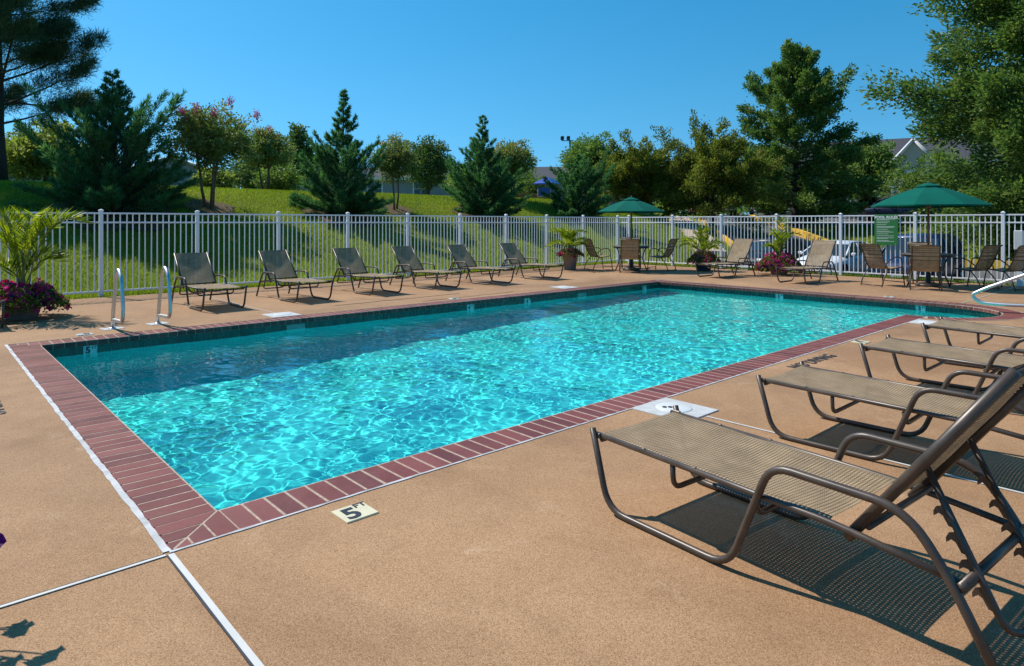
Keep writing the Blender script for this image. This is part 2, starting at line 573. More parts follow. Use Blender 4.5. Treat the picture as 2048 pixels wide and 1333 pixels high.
tag(rest.build('distant_brick', M['brick'], coping), kind='stuff')
# mitred corner pieces where two runs of coping meet
def corner(cx_, cy_, sx, sy):
    """fills the square corner between two runs with cut bricks, split along the diagonal"""
    g = .009; h = .062
    cuts = [0.0, .095, .190, CW]
    for (flip) in (False, True):
        for k in range(3):
            c0, c1 = cuts[k] + (.010 if k else 0), cuts[k + 1]
            # strip between depth c0..c1 measured along one run, bounded by the diagonal
            poly = [(c0 + g, c0), (CW, c0), (CW, c1), (c1 + g, c1)] if c1 + g < CW else [(c0 + g, c0), (CW, c0), (CW, CW - g)]
            pts = []
            for (p, q) in poly:
                X, Y = (p, q) if not flip else (q, p)
                pts.append((cx_ + sx * X, cy_ + sy * Y))
            area = sum(pts[i][0] * pts[(i + 1) % len(pts)][1] - pts[(i + 1) % len(pts)][0] * pts[i][1] for i in range(len(pts)))
            if area < 0: pts = pts[::-1]
            MB().prism(pts, -h, bj.uniform(-.001, .001)).build('brick', M['brick'], coping)
corner(0, 0, -1, -1); corner(0, PW, -1, 1); corner(PL, PW, 1, 1)

# ------------------------------------------------------------------ waterline tiles
TP, TH = 0.073, 0.150
tile_me = MB().box((0, 0, 0), (TP - .006, .008, TH), bevel=.0015).mesh('tile')
backer = MB()
w_out = pool_outline(W_OFF - .001, 28)
for k in range(len(w_out)):
    k2 = (k + 1) % len(w_out)
    backer.quad((*w_out[k], -.23), (*w_out[k2], -.23), (*w_out[k2], -.0625), (*w_out[k], -.0625))
wall_band = backer.build('pool_wall_grout', M['grout']); tag(wall_band, kind='structure')
zc = -.070 - TH / 2
skim_x = (3.05, 9.33)
def is_skim(x): return any(abs(x - s) < .17 for s in skim_x)
mark_far = {0.48: '5', 6.3: '4', 7.74: '4', 11.5: '3'}
mark_end = {.35: '3', 2.91: '3'}
near_tiles = MB()
k = 0
nf = int((PL + 2 * W_OFF) / TP)
pit = (PL + 2 * W_OFF) / nf
def near_mark(v, marks): return any(abs(v - m) < TP * 1.02 for m in marks)
for k in range(nf):
    x = -W_OFF + (k + .5) * pit
    if not is_skim(x) and not near_mark(x, mark_far):
        link_mesh('tile', tile_me, M['tile'], wall_band, (x, PW + W_OFF - .004, zc), (bj.uniform(-.01, .01), 0, bj.uniform(-.01, .01)))
    if x < AC - AR - .02:
        near_tiles.box((x, -W_OFF + .004, zc), (TP - .006, .008, TH))
ne = int((PW + W_OFF) / TP); pe = (PW + W_OFF) / ne
for k in range(ne):
    y = (k + .5) * pe
    if not near_mark(y, mark_end):
        link_mesh('tile', tile_me, M['tile'], wall_band, (PL + W_OFF - .004, y, zc), (0, 0, PI / 2 + bj.uniform(-.01, .01)))
    near_tiles.box((-W_OFF + .004, y, zc), (.008, TP - .006, TH))
rr = AR + W_OFF
na = int(PI * rr / TP)
for k in range(na):
    a = PI + PI * (k + .5) / na
    p = (AC + (rr - .004) * math.cos(a), (rr - .004) * math.sin(a), zc)
    if a > PI * 1.5: link_mesh('tile', tile_me, M['tile'], wall_band, p, (0, 0, a + PI / 2))
    else: near_tiles.box(p, (TP - .008, .008, TH), rz=a + PI / 2)
tag(near_tiles.build('hidden_side_tile', M['tile'], wall_band), kind='stuff')

# lettering ---------------------------------------------------------
def text_mesh(body, size, extr=.0006, bold=0.0):
    cu = bpy.data.curves.new('lettering', 'FONT'); cu.body = body; cu.size = size; cu.extrude = extr; cu.offset = bold
    cu.align_x = 'CENTER'; cu.align_y = 'CENTER'; cu.resolution_u = 3
    o = bpy.data.objects.new('tmp', cu); COL.objects.link(o)
    dg = bpy.context.evaluated_depsgraph_get(); dg.update()
    me = bpy.data.meshes.new_from_object(o.evaluated_get(dg))
    bpy.data.objects.remove(o); me.name = 'lettering'
    me.materials.clear()
    return me
def text(body, size, mat, parent, loc, rot, name='lettering', bold=0.0):
    return link_mesh(name, text_mesh(body, size, bold=bold), mat, parent, loc, rot)

for i, (mx, num) in enumerate(mark_far.items()):
    o = MB().box((0, 0, 0), (TP * 2 - .006, .009, TH), bevel=.0015).build('marker_tile', M['white_tile'], wall_band, (mx, PW + W_OFF - .004, zc))
    text(num, .105, M['ink'], o, (-.024, -.0055, .022), (PI / 2, 0, 0), bold=.004)
    text('FT', .045, M['ink'], o, (.040, -.0055, .045), (PI / 2, 0, 0), bold=.001)
for i, (my, num) in enumerate(mark_end.items()):
    o = MB().box((0, 0, 0), (TP * 2 - .006, .009, TH), bevel=.0015).build('marker_tile', M['white_tile'], wall_band, (PL + W_OFF - .004, my, zc), (0, 0, -PI / 2))
    text(num, .105, M['ink'], o, (-.024, -.0055, .022), (PI / 2, 0, 0), bold=.004)
    text('FT', .045, M['ink'], o, (.040, -.0055, .045), (PI / 2, 0, 0), bold=.001)
for s in skim_x:      # skimmer mouths in the far wall
    sk = MB()
    sk.box((s, PW + W_OFF + .002, zc), (.30, .006, .14))
    o = sk.build('skimmer_mouth', M['black'], wall_band)
    fr = MB()
    fr.box((s, PW + W_OFF - .006, zc + .073), (.32, .012, .012)); fr.box((s - .155, PW + W_OFF - .006, zc), (.012, .012, .134)); fr.box((s + .155, PW + W_OFF - .006, zc), (.012, .012, .134))
    fr.box((s - .05, PW + W_OFF - .006, zc - .02), (.16, .010, .03))
    fr.build('skimmer_frame', M['tile'], o)
# two white main-drain / jet fittings on the far wall by the steps
# ================================================================== deck
DX0, DX1, DY0, DY1 = -12.0, 17.0, -12.0, 10.95
deck = MB()
oo = pool_outline(CW, 28)
bmd = bmesh.new()
def ring_edges(pts, z=0.0):
    vs = [bmd.verts.new((p[0], p[1], z)) for p in pts]
    return [bmd.edges.new((vs[i], vs[(i + 1) % len(vs)])) for i in range(len(vs))]
ed = ring_edges([(DX0, DY0), (DX1, DY0), (DX1, DY1), (DX0, DY1)]) + ring_edges(oo)
bmesh.ops.triangle_fill(bmd, use_beauty=True, use_dissolve=False, edges=ed, normal=(0, 0, 1))
for f in bmd.faces:
    if f.normal.z < 0: f.normal_flip()
# edge of the slab
for (p, q) in (((DX0, DY1), (DX1, DY1)), ((DX1, DY1), (DX1, DY0))):
    vs = [bmd.verts.new((p[0], p[1], 0)), bmd.verts.new((p[0], p[1], -.3)), bmd.verts.new((q[0], q[1], -.3)), bmd.verts.new((q[0], q[1], 0))]
    bmd.faces.new(vs)
dme = bpy.data.meshes.new('pool_deck'); bmd.to_mesh(dme); bmd.free()
deck_o = link_mesh('pool_deck', dme, M['deck']); tag(deck_o, kind='structure')

# pale caulk bead round the coping (uneven width)
cj = random.Random(9)
def strip(name, pts, w, mat, z=.004, jitter=.25, parent=None, h=.003):
    mb = MB(); m = len(pts); L = []; Rr = []
    for i in range(m):
        p = Vector(pts[i]); a = Vector(pts[max(0, i - 1)]); b = Vector(pts[min(m - 1, i + 1)])
        t = (b - a).normalized(); nn = Vector((-t.y, t.x))
        L.append(p + nn * w * .5 * (1 + cj.uniform(-jitter, jitter))); Rr.append(p - nn * w * .5 * (1 + cj.uniform(-jitter, jitter)))
    for i in range(m - 1):
        mb.quad((*L[i], z), (*Rr[i], z), (*Rr[i + 1], z), (*L[i + 1], z))
        mb.quad((*L[i], z - h), (*L[i], z), (*L[i + 1], z), (*L[i + 1], z - h))
        mb.quad((*Rr[i], z), (*Rr[i], z - h), (*Rr[i + 1], z - h), (*Rr[i + 1], z))
    return mb.build(name, mat, parent)
def seg_pts(p, q, st):
    n_ = max(2, int(math.hypot(q[0] - p[0], q[1] - p[1]) / st)); return [(p[0] + (q[0] - p[0]) * i / n_, p[1] + (q[1] - p[1]) * i / n_) for i in range(n_ + 1)]
co = pool_outline(CW + .012, 28)
strip('caulk_joint', seg_pts((-CW - .014, PW + CW), (-CW - .014, -CW), .06), .030, M['caulk'], .0045, .25, deck_o)
strip('caulk_joint', seg_pts((-CW - .01, -CW - .011), (AC - AR - .29, -CW - .011), .06), .015, M['caulk'], .0045, .35, deck_o)
arcpts = [p for p in co[1:-2]]
strip('caulk_joint', arcpts, .014, M['mortar'], .0045, .3, deck_o)
strip('caulk_joint', seg_pts((-CW, PW + CW + .009), (PL + CW, PW + CW + .009), .2), .014, M['mortar'], .0045, .3, deck_o)
strip('caulk_joint', seg_pts((PL + CW + .009, PW + CW), (PL + CW + .009, 0), .2), .014, M['mortar'], .0045, .3, deck_o)
# white expansion strips with a dark gap beside them
def exp_joint(p, q, w=.022, dark=True):
    strip('expansion_strip', seg_pts(p, q, .35), w, M['white_strip'], .0055, .08, deck_o)
    if dark:
        t = (Vector(q) - Vector(p)).normalized(); nn = Vector((-t.y, t.x)) * (w * .5 + .004)
        strip('joint_gap', seg_pts((p[0] - nn.x, p[1] - nn.y), (q[0] - nn.x, q[1] - nn.y), .25), .009, M['ink'], .0042, .5, deck_o)
c0 = (-CW - .03, -CW - .03)
exp_joint(c0, (-11.9, -CW - .03), .015)
exp_joint((-CW - .01, -CW - .035), (-CW - .01, -11.9), .023)
exp_joint((3.13, -CW - .50), (3.13, -11.9), .016, False)
exp_joint((9.36, -CW - .50), (9.36, -11.9), .014, False)
exp_joint((3.05, PW + CW + .5), (3.05, 10.9), .012, False)
exp_joint((9.33, PW + CW + .5), (9.33, 10.9), .012, False)
exp_joint((PL + CW + .02, PW + CW + .02), (16.9, PW + CW + .02), .012, False)
exp_joint((PL + CW + .02, 2.9), (16.9, 2.9), .012, False)
exp_joint((PL + CW + .02, -.2), (16.9, -.2), .012, False)
# a few wandering hairline cracks
def crack(p, q, seed, w=.006):
    rr_ = random.Random(seed); pts = seg_pts(p, q, .12)
    pts = [(x + rr_.uniform(-.025, .025), y + rr_.uniform(-.025, .025)) for x, y in pts]
    strip('hairline_crack', pts, w, M['ink'], .0042, .6, deck_o)
crack((4.2, 6.85), (6.9, 6.95), 1, .016); crack((5.6, 6.35), (7.9, 6.45), 2, .012); crack((10.5, 10.3), (13.0, 10.4), 5)
# skimmer slabs with round lids
def skimmer(x, y, sgn, near):
    sl = MB().box((0, 0, .0), (.44, .46, .016), bevel=.003).build('skimmer_slab', M['concrete'], deck_o, (x, y, .001))
    lid = MB().lathe([(.135, .0), (.135, .004), (.130, .006), (.02, .0065), (.001, .0065)], n=28, caps=False).build('skimmer_lid', M['white_plastic'], sl, (.02, .03, .006))
    if near:
        for (dx, dy) in ((-.035, .075), (-.005, .045)):
            MB().lathe([(.017, 0), (.017, .003), (.001, .003)], n=12, caps=False).build('finger_hole', M['black'], sl, (dx, dy, .0135))
for x in skim_x:
    skimmer(x + .06, -CW - .255, -1, x < 5)
    skimmer(x, PW + CW + .255, 1, False)
# depth tiles set in the deck, painted warnings
def depth_tile(x, y, rz, num, mat=None):
    o = MB().box((0, 0, 0), (.168, .160, .012), bevel=.002).build('depth_tile', mat or M['cream_tile'], deck_o, (x, y, .002), (0, 0, rz))
    text(num, .165, M['ink'], o, (-.022, -.012, .0068), (0, 0, 0), bold=.005)
    text('FT', .062, M['ink'], o, (.052, .050, .0068), (0, 0, 0), bold=.0015)
depth_tile(.475, -.485, 0.0, '5'); depth_tile(7.1, -.42, 0.0, '4')
depth_tile(.50, PW + .49, PI, '5', M['white_tile']); depth_tile(6.28, PW + .47, PI, '4', M['white_tile'])
depth_tile(PL + .47, 1.0, PI * 1.5, '3', M['white_tile'])
def painted(txt, x, y, rz, size=.19):
    o = text(txt, size, M['black_paint'], deck_o, (x, y, .0045), (0, 0, rz), name='painted_warning', bold=.004); o.scale = (.92, 1, 1)
painted('NO DIVING', 5.62, -.50, 0.0); painted('NO DIVING', -.67, 3.22, -PI / 2, .21)
# ================================================================== terrain behind the fences
def S(t):
    t = np.clip(t, 0, 1); return t * t * (3 - 2 * t)
LOT_B = [-60, 4, 9.6, 12.2, 18, 21.5, 30, 60]
LOT_Z = [-.80, -.78, -.70, .10, 1.2, 1.65, 2.1, 2.1]
def lot_z(b): return np.interp(b, LOT_B, LOT_Z)
def lot_out(a, b):
    """metres outside the sunken car park and its ramp (0 = inside)"""
    d_left = np.where(a < 25.5, b - 10.6, (b - (10.8 + (a - 25.5) * .79)) * .78)
    right = 36.0 + np.maximum(0, b - 11.0) * 1.02
    d_right = (a - right) * np.where(b > 11, .72, 1.0)
    d_near = 19.4 - a
    return np.maximum(np.maximum(np.maximum(d_left, d_right), d_near), 0), d_left, d_right
def zt(a, b):
    a = np.asarray(a, float); b = np.asarray(b, float)
    hill = 2.70 * S((b - 11.3) / 11.4) * (1 - .42 * S((a - 25) / 11) * (1 - S((b - 20) / 8))) + .25 * S((b - 24) / 20)
    plat = 1.32 + .95 * S((b - 11) / 14) 
    o, dl, dr = lot_out(a, b)
    far = S((a - 34) / 12) * (1 - .9 * S((b - 23) / 6) * (1 - S((a - 44) / 8)))
    up = np.where(dr > 0, np.minimum(plat, 9), hill)
    up = hill * (1 - far) + plat * far
    near = np.where(a < 19.4, 0.0, 0.0)
    lowz = lot_z(b)
    outz = np.where((a < 19.4), np.maximum(hill, -.0), up)
    w = S(o / np.where(dr > 0, 8.5, np.where(a < 19.4, 1.7, 3.2)))
    z = lowz * (1 - w) + outz * w
    und = .05 * np.sin(a * .7 + 1.3) * np.sin(b * .55) * S((b - 12) / 4)
    return z + und
def ztf(a, b): return float(zt(a, b))

gxa = np.concatenate([np.arange(-60, -14, 3.0), np.arange(-14, 62, .5), np.arange(62, 130, 3.0)])
gya = np.concatenate([np.arange(-60, -14, 3.0), np.arange(-14, 45, .5), np.arange(45, 120, 3.0)])
A_, B_ = np.meshgrid(gxa, gya, indexing='ij')
Zt = zt(A_, B_)
# sink the sheet under the pool deck
dk = (A_ > DX0 + .4) & (A_ < DX1 - .0) & (B_ > DY0 + .4) & (B_ < DY1 - .0)
o_, _, _ = lot_out(A_, B_)
vid = np.arange(A_.size).reshape(A_.shape)
keep = ~(dk[:-1, :-1] & dk[1:, :-1] & dk[1:, 1:] & dk[:-1, 1:])
q = np.stack([vid[:-1, :-1][keep], vid[1:, :-1][keep], vid[1:, 1:][keep], vid[:-1, 1:][keep]], 1)
Zs = np.where(dk, -.32, Zt - .035)
Zs = np.where((A_ < DX1 + .3) & (B_ < DY1 + .3) & ~dk, np.minimum(Zs, -.05), Zs)
gv = np.stack([A_.ravel(), B_.ravel(), Zs.ravel()], 1)

def m_lawn():
    t = NT('lawn_ground')
    n1 = t.noise(.35, 4, .6); n2 = t.noise(3.5, 5, .65); n3 = t.noise(40, 4, .7)
    c = t.mix(t.ramp(n1, [(.32, 0.0), (.68, 1.0)]), (.13, .175, .022), (.20, .25, .03))
    c = t.mix(t.math('MULTIPLY', t.ramp(n2, [(.5, 0.0), (.8, 1.0)]), .6), c, (.24, .22, .06))
    c = t.mix(1.0, c, t.ramp(n3, [(.3, .5), (.7, 1.5)]), 'MULTIPLY')
    h = t.math('ADD', t.math('MULTIPLY', n2, .6), n3)
    return t.done(t.pbr(c, .9, 0, t.bump(h, .9, .05), .15))
M['lawn'] = m_lawn()
lawn = link_mesh('lawn', np_mesh('lawn', gv, 4, q, smooth=True), M['lawn']); tag(lawn, kind='structure')
# the land going on to the horizon
MB().quad((-1500, -1500, -1.5), (1500, -1500, -1.5), (1500, 1500, -1.5), (-1500, 1500, -1.5))
hz = MB()
ringr = [(125, -.0), (400, -1.0), (2500, -6)]
n_ = 48
vs = []
for (r_, z_) in ringr:
    for k in range(n_): vs.append((30 + r_ * math.cos(2 * PI * k / n_) * 1.0, 30 + r_ * math.sin(2 * PI * k / n_), z_))
vs.append((30, 30, -2.4))
fs = []
for i in range(len(ringr) - 1):
    for k in range(n_):
        k2 = (k + 1) % n_; fs.append((i * n_ + k, i * n_ + k2, (i + 1) * n_ + k2, (i + 1) * n_ + k))
hz.add(vs, fs, True)
tag(hz.build('far_ground', M['lawn']), kind='structure')

# grass blades (uncountable: one object)
def grass(name, n, lo, hi, hgt, wid, accept, mat, seed, bias=1.0):
    r = np.random.default_rng(seed)
    a = lo[0] + (hi[0] - lo[0]) * r.random(n); b = lo[1] + (hi[1] - lo[1]) * r.random(n) ** bias
    m = accept(a, b); a = a[m]; b = b[m]; n = len(a)
    z = zt(a, b) - .035
    th = r.random(n) * 2 * PI; ln = r.normal(0, .35, n); ln2 = r.normal(0, .35, n)
    h = hgt * (.5 + r.random(n)); w = wid * (.6 + .8 * r.random(n))
    base = np.stack([a, b, z], 1)
    sx = np.stack([np.cos(th), np.sin(th), np.zeros(n)], 1) * w[:, None]
    tip = np.stack([ln * h, ln2 * h, h], 1)
    v = np.stack([base - sx, base + sx, base + tip], 1).reshape(-1, 3)
    idx = np.arange(3 * n).reshape(n, 3)
    patch = .5 + .5 * np.sin(a * .9 + 1.7 * np.sin(b * .5)) * np.sin(b * .8 + 2 * np.sin(a * .37))
    tint = np.clip(.35 * r.random(n) + .65 * patch * r.random(n) + .12 * r.normal(0, 1, n), 0, 1)
    return tag(link_mesh(name, np_mesh(name, v, 3, idx, tint), mat), 'short mown grass growing over the bank behind the fence', 'grass', kind='stuff')
def m_leaf(name, stops, trans=.35, rough=.5, spec=.35):
    t = NT(name); spec = spec * .35
    at = t.n('ShaderNodeAttribute'); at.attribute_name = 'tint'
    c = t.ramp(at.outputs['Fac'], stops)
    p = t.pbr(c, rough, 0, None, spec)
    tr = t.n('ShaderNodeBsdfTranslucent')
    c2 = t.mix(1.0, c, (1.25, 1.35, .7), 'MULTIPLY'); t.l(c2, tr.inputs['Color'])
    mx = t.n('ShaderNodeMixShader'); mx.inputs[0].default_value = trans
    t.l(p.outputs[0], mx.inputs[1]); t.l(tr.outputs[0], mx.inputs[2])
    return t.done(mx)
M['grass'] = m_leaf('grass_blades', [(0.0, (.14, .19, .018)), (.45, (.27, .33, .034)), (.8, (.37, .39, .055)), (1.0, (.46, .40, .13))], .5, .6, .2)
grass('grass', 420000, (-9, 11.0), (33, 25.5), .075, .008, lambda a, b: (lot_out(a, b)[0] > .2), M['grass'], 1, 1.15)
grass('grass', 60000, (17.3, -8), (25, 12), .075, .008, lambda a, b: (lot_out(a, b)[0] > .3), M['grass'], 2)
grass('grass', 130000, (33, -6), (50, 22), .09, .014, lambda a, b: (lot_out(a, b)[2] > .5) & (a < 45.5 + np.maximum(0, b - 12) * 1.4), M['grass'], 3)

# ------------------------------------------------------------------ car park, ramp, kerbs, pavement, upper road
def m_asphalt():
    t = NT('asphalt')
    n1 = t.noise(.5, 5, .6); n2 = t.noise(90, 3)
    c = t.mix(n1, (.085, .080, .078), (.13, .125, .12))
    c = t.mix(1.0, c, t.ramp(n2, [(.3, .75), (.7, 1.3)]), 'MULTIPLY')
    return t.done(t.pbr(c, .85, 0, t.bump(n2, .3, .01)))
M['asphalt'] = m_asphalt()
M['yellow'] = flat_mat('yellow_kerb_paint', (.72, .42, .02), .6, var=.15, nscale=3)
M['sidewalk'] = flat_mat('tan_pavement', (.50, .38, .27), .85, var=.12, nscale=2, bump=.2)
def drape(name, xs_, ys_, accept, mat, lift, zf):
    X, Y = np.meshgrid(xs_, ys_, indexing='ij'); Zd = zf(X, Y) + lift
    vid = np.arange(X.size).reshape(X.shape)
    cxm = (X[:-1, :-1] + X[1:, 1:]) / 2; cym = (Y[:-1, :-1] + Y[1:, 1:]) / 2
    fm = accept(cxm, cym)
    q = np.stack([vid[:-1, :-1][fm], vid[1:, :-1][fm], vid[1:, 1:][fm], vid[:-1, 1:][fm]], 1)
    return tag(link_mesh(name, np_mesh(name, np.stack([X.ravel(), Y.ravel(), Zd.ravel()], 1), 4, q, smooth=True), mat), kind='structure')
drape('car_park_road', np.arange(19.0, 48, .25), np.arange(-30, 24, .25), lambda a, b: lot_out(a, b)[0] < .02, M['asphalt'], .03, lambda a, b: zt(a, b))
drape('upper_road', np.arange(44, 66, 1.0), np.arange(-30, 38, 1.0), lambda a, b: (a > 46 + np.maximum(0, b - 12) * .4) & (a < 64), M['asphalt'], .03, lambda a, b: zt(a, b))
def kerb(name, pts, w, h, mat, zf=None, label=None):
    """raised kerb following the ground"""
    mb = MB(); P = [Vector(p) for p in pts]; rings = []
    for i, p in enumerate(P):
        t = (P[min(i + 1, len(P) - 1)] - P[max(i - 1, 0)]).normalized(); nn = Vector((-t.y, t.x)) * w / 2
        zc_ = ztf(p.x, p.y)
        rings.append([(p.x - nn.x, p.y - nn.y, zc_ - .25), (p.x - nn.x, p.y - nn.y, zc_ + h - .02), (p.x - nn.x * .8, p.y - nn.y * .8, zc_ + h), (p.x + nn.x, p.y + nn.y, zc_ + h), (p.x + nn.x, p.y + nn.y, zc_ - .25)])
    mb.loft(rings, smooth=False)
    o = mb.build(name, mat); tag(o, kind='structure')
    return o
def poly_pts(P, st=.5):
    out = []
    for i in range(len(P) - 1): out += seg_pts(P[i], P[i + 1], st)[:-1]
    return out + [P[-1]]
right_edge = poly_pts([(36.05, -25), (36.05, 9.8), (36.2, 11.0), (36.9, 12.0), (46.2, 21.2)])
kerb('yellow_kerb', right_edge, .34, .42, M['yellow'])
left_edge = poly_pts([(20.5, 10.7), (25.2, 10.75), (26.6, 11.6), (38.5, 21.0)])
kerb('ramp_kerb', left_edge, .20, .22, M['yellow'])
# tan pavement beside the ramp
sw = MB(); rings = []
for p in poly_pts([(25.4, 11.6), (26.2, 12.3), (37.6, 21.4)]):
    z0 = ztf(p[0], p[1])
    nx_, ny_ = -.62 * 1.0, .78 * 1.0
    rings.append([(p[0], p[1], z0 - .3), (p[0], p[1], z0 + .20), (p[0] + nx_ * 1.3, p[1] + ny_ * 1.3, z0 + .26), (p[0] + nx_ * 1.3, p[1] + ny_ * 1.3, z0 - .5)])
sw.loft(rings, smooth=False)
tag(sw.build('pavement', M['sidewalk']), kind='structure')
drape('upper_pavement', np.arange(63, 68, .5), np.arange(-25, 40, 1.0), lambda a, b: (a > 64.5) & (a < 66.5), M['sidewalk'], .16, lambda a, b: zt(a, b))
M['teal_paint'] = flat_mat('teal_road_paint', (.05, .30, .36), .7, var=.2, nscale=5)
drape('parking_marking', np.arange(20.2, 21.3, .25), np.arange(-4.0, 2.2, .25), lambda a, b: a > 0, M['teal_paint'], .036, lambda a, b: zt(a, b))

# ================================================================== white picket fences
M['fence'] = flat_mat('white_powder_coat', (.82, .82, .85), .38, var=.04, nscale=2)
FH = 1.60
post_me = MB().box((0, 0, .81), (.066, .066, 1.62), bevel=.004).mesh('post')
cap_me = MB().box((0, 0, 0), (.078, .078, .022), bevel=.003).add([(-.036, -.036, .011), (.036, -.036, .011), (.036, .036, .011), (-.036, .036, .011), (0, 0, .032)], [(0, 1, 4), (1, 2, 4), (2, 3, 4), (3, 0, 4)]).mesh('post_cap')
picket_me = MB().box((0, 0, .83), (.019, .019, 1.49), bevel=.002).mesh('picket')
def fence_run(name, label, p0, p1, post_ts, base=0.0, last_post=True):
    P0 = Vector((*p0, base)); P1 = Vector((*p1, base)); L = (P1 - P0).length; d = (P1 - P0).normalized()
    th = thing(name, label, 'fence', P0, math.atan2(d.y, d.x))
    fr = random.Random(L)
    for i, t in enumerate(post_ts if last_post else post_ts[:-1]):
        p = link_mesh('post', post_me, M['fence'], th, (t, 0, 0))
        link_mesh('post_cap', cap_me, M['fence'], p, (0, 0, 1.631))
    for i in range(len(post_ts) - 1):
        t0, t1 = post_ts[i] + .033, post_ts[i + 1] - .033
        for zr, hh in ((FH - .02, .030), (FH - .195, .030), (.095, .034)):
            rl = MB()
            # open-bottomed rail, a little proud of the pickets
            rl.box(((t0 + t1) / 2, 0, zr), (t1 - t0, .032, hh), bevel=.003)
            rl.build('rail', M['fence'], th)
        nn = int(round((t1 - t0 + .066) / .108)) - 1
        for k in range(nn):
            x = t0 - .033 + (t1 - t0 + .066) * (k + 1) / (nn + 1)
            link_mesh('picket', picket_me, M['fence'], th, (x, 0, 0), (fr.uniform(-.003, .003), fr.uniform(-.004, .004), 0))
    return th
FB, FA = 11.12, 17.15
lp = [1.56 + 1.722 * k for k in range(-3, 10)]
x0 = lp[0]
fence_run('picket_fence', 'long white metal picket fence along the grass bank behind the six loungers', (x0, FB), (FA, FB), [x - x0 for x in lp[:-1]] + [FA - x0], last_post=False)
rp = [FB, 10.63, 8.88, 7.14, 5.40, 3.645, 1.885, .12, -1.63, -3.38, -5.13]
fence_run('picket_fence', 'white metal picket fence carrying the green sign, in front of the parked cars', (FA, FB), (FA, -5.2), [FB - b for b in rp])
M['fence2'] = M['fence']
# short length that closes the corner
# gate post with latch box at the right edge of the picture
gp = thing('gate_post', 'thick white gate post with a white latch box, at the right edge', 'gate post', (FA - .16, -.22, 0))
MB().box((0, 0, .60), (.11, .11, 1.2), bevel=.006).build('post', M['fence'], gp)
MB().box((-.05, .02, 1.02), (.10, .16, .42), bevel=.01).build('latch_box', M['white_plastic'], gp)
MB().box((-.04, .06, .73), (.06, .07, .14), bevel=.008).build('latch', M['black'], gp)
# pool rules sign
M['sign_green'] = flat_mat('sign_green', (.035, .20, .045), .35, var=.05)
M['sign_white'] = flat_mat('sign_white', (.80, .82, .78), .5, var=.03)
sg = thing('rules_sign', 'green rectangular sign headed POOL RULES hung on the white picket fence', 'sign', (FA - .035, 2.53, .83))
MB().box((0, 0, .39), (.008, .545, .78), bevel=.003).build('board', M['sign_green'], sg)
text('POOL RULES', .094, M['sign_white'], sg, (-.0052, 0, .705), (PI / 2, 0, -PI / 2), bold=.004)
sr = random.Random(4); zz = .64
MB().box((-.0045, 0, .650), (.001, .43, .006)).build('rule_line', M['sign_white'], sg)
while zz > .06:
    for q_ in range(sr.choice((1, 2, 2))):
        w_ = sr.uniform(.22, .44)
        MB().box((-.0045, .22 - w_ / 2, zz), (.001, w_, .0085)).build('text_line', M['sign_white'], sg)
        zz -= .022
    zz -= .026
for by in (-.22, .22):
    for bz in (.03, .75): MB().box((-.006, by, bz), (.006, .014, .014), bevel=.002).build('bolt', M['white_plastic'], sg)
# ================================================================== furniture materials
def m_sling(name, ca, cb, holes, scale=140.0):
    """woven mesh fabric: threads in two directions with small open gaps"""
    t = NT(name)
    sp = t.n('ShaderNodeSeparateXYZ'); t.l(t.tc('UV'), sp.inputs[0])
    def wav(o, f): return t.math('ABSOLUTE', t.math('SINE', t.math('MULTIPLY', o, f * PI)))
    wx = wav(sp.outputs[0], scale); wy = wav(sp.outputs[1], scale)
    cross = t.math('MULTIPLY', wx, wy)
    nz = t.noise(7, 5, .6, co=t.tc('UV')); st = t.noise(2.2, 4, .6, co=t.tc('UV'))
    c = t.mix(t.ramp(cross, [(.15, 1.0), (.75, 0.0)]), ca, cb)
    c = t.mix(1.0, c, t.ramp(nz, [(.25, .72), (.75, 1.2)]), 'MULTIPLY')
    c = t.mix(t.math('MULTIPLY', t.ramp(st, [(.5, 0.0), (.8, 1.0)]), .35), c, [x * .7 for x in cb])
    p = t.pbr(c, .75, 0, t.bump(cross, .5, .002), .25)
    trl = t.n('ShaderNodeBsdfTranslucent'); t.l(c, trl.inputs[0])
    m1 = t.n('ShaderNodeMixShader'); m1.inputs[0].default_value = .07; t.l(p.outputs[0], m1.inputs[1]); t.l(trl.outputs[0], m1.inputs[2])
    tr = t.n('ShaderNodeBsdfTransparent')
    hole = t.ramp(cross, [(.82 - holes, 0.0), (.96 - holes, .62)])
    mx = t.n('ShaderNodeMixShader'); t.l(hole, mx.inputs[0]); t.l(m1.outputs[0], mx.inputs[1]); t.l(tr.outputs[0], mx.inputs[2])
    return t.done(mx)
M['sling'] = m_sling('tan_sling', (.50, .37, .225), (.17, .115, .066), .02, 60.0)
M['sling_back'] = M['sling']
def m_bronze():
    t = NT('bronze_powder_coat')
    w = t.noise(9, 5, .7); s = t.noise(120, 2)
    c = t.mix(t.ramp(w, [(.35, 0.0), (.75, 1.0)]), (.060, .042, .032), (.105, .078, .058))
    c = t.mix(t.ramp(s, [(.76, 0.0), (.80, 1.0)]), c, (.30, .26, .22))
    return t.done(t.pbr(c, t.math('ADD', t.math('MULTIPLY', w, .2), .28), .15, None, .5))
M['bronze'] = m_bronze()
M['wood'] = flat_mat('umbrella_wood', (.20, .085, .035), .5, var=.25, nscale=5)
M['table_top'] = flat_mat('table_top_brown', (.085, .062, .05), .45, var=.2, nscale=12)
M['canvas'] = flat_mat('green_canvas', (.002, .105, .075), .9, var=.10, nscale=3, bump=.15, spec=.12)
M['canvas_dark'] = M['canvas']
def m_steel():
    t = NT('polished_steel')
    n1 = t.noise(40, 3)
    return t.done(t.pbr((.62, .61, .59), t.math('ADD', t.math('MULTIPLY', n1, .10), .38), 1.0))
M['steel'] = m_steel()
M['white_glide'] = flat_mat('glide', (.10, .09, .085), .6)

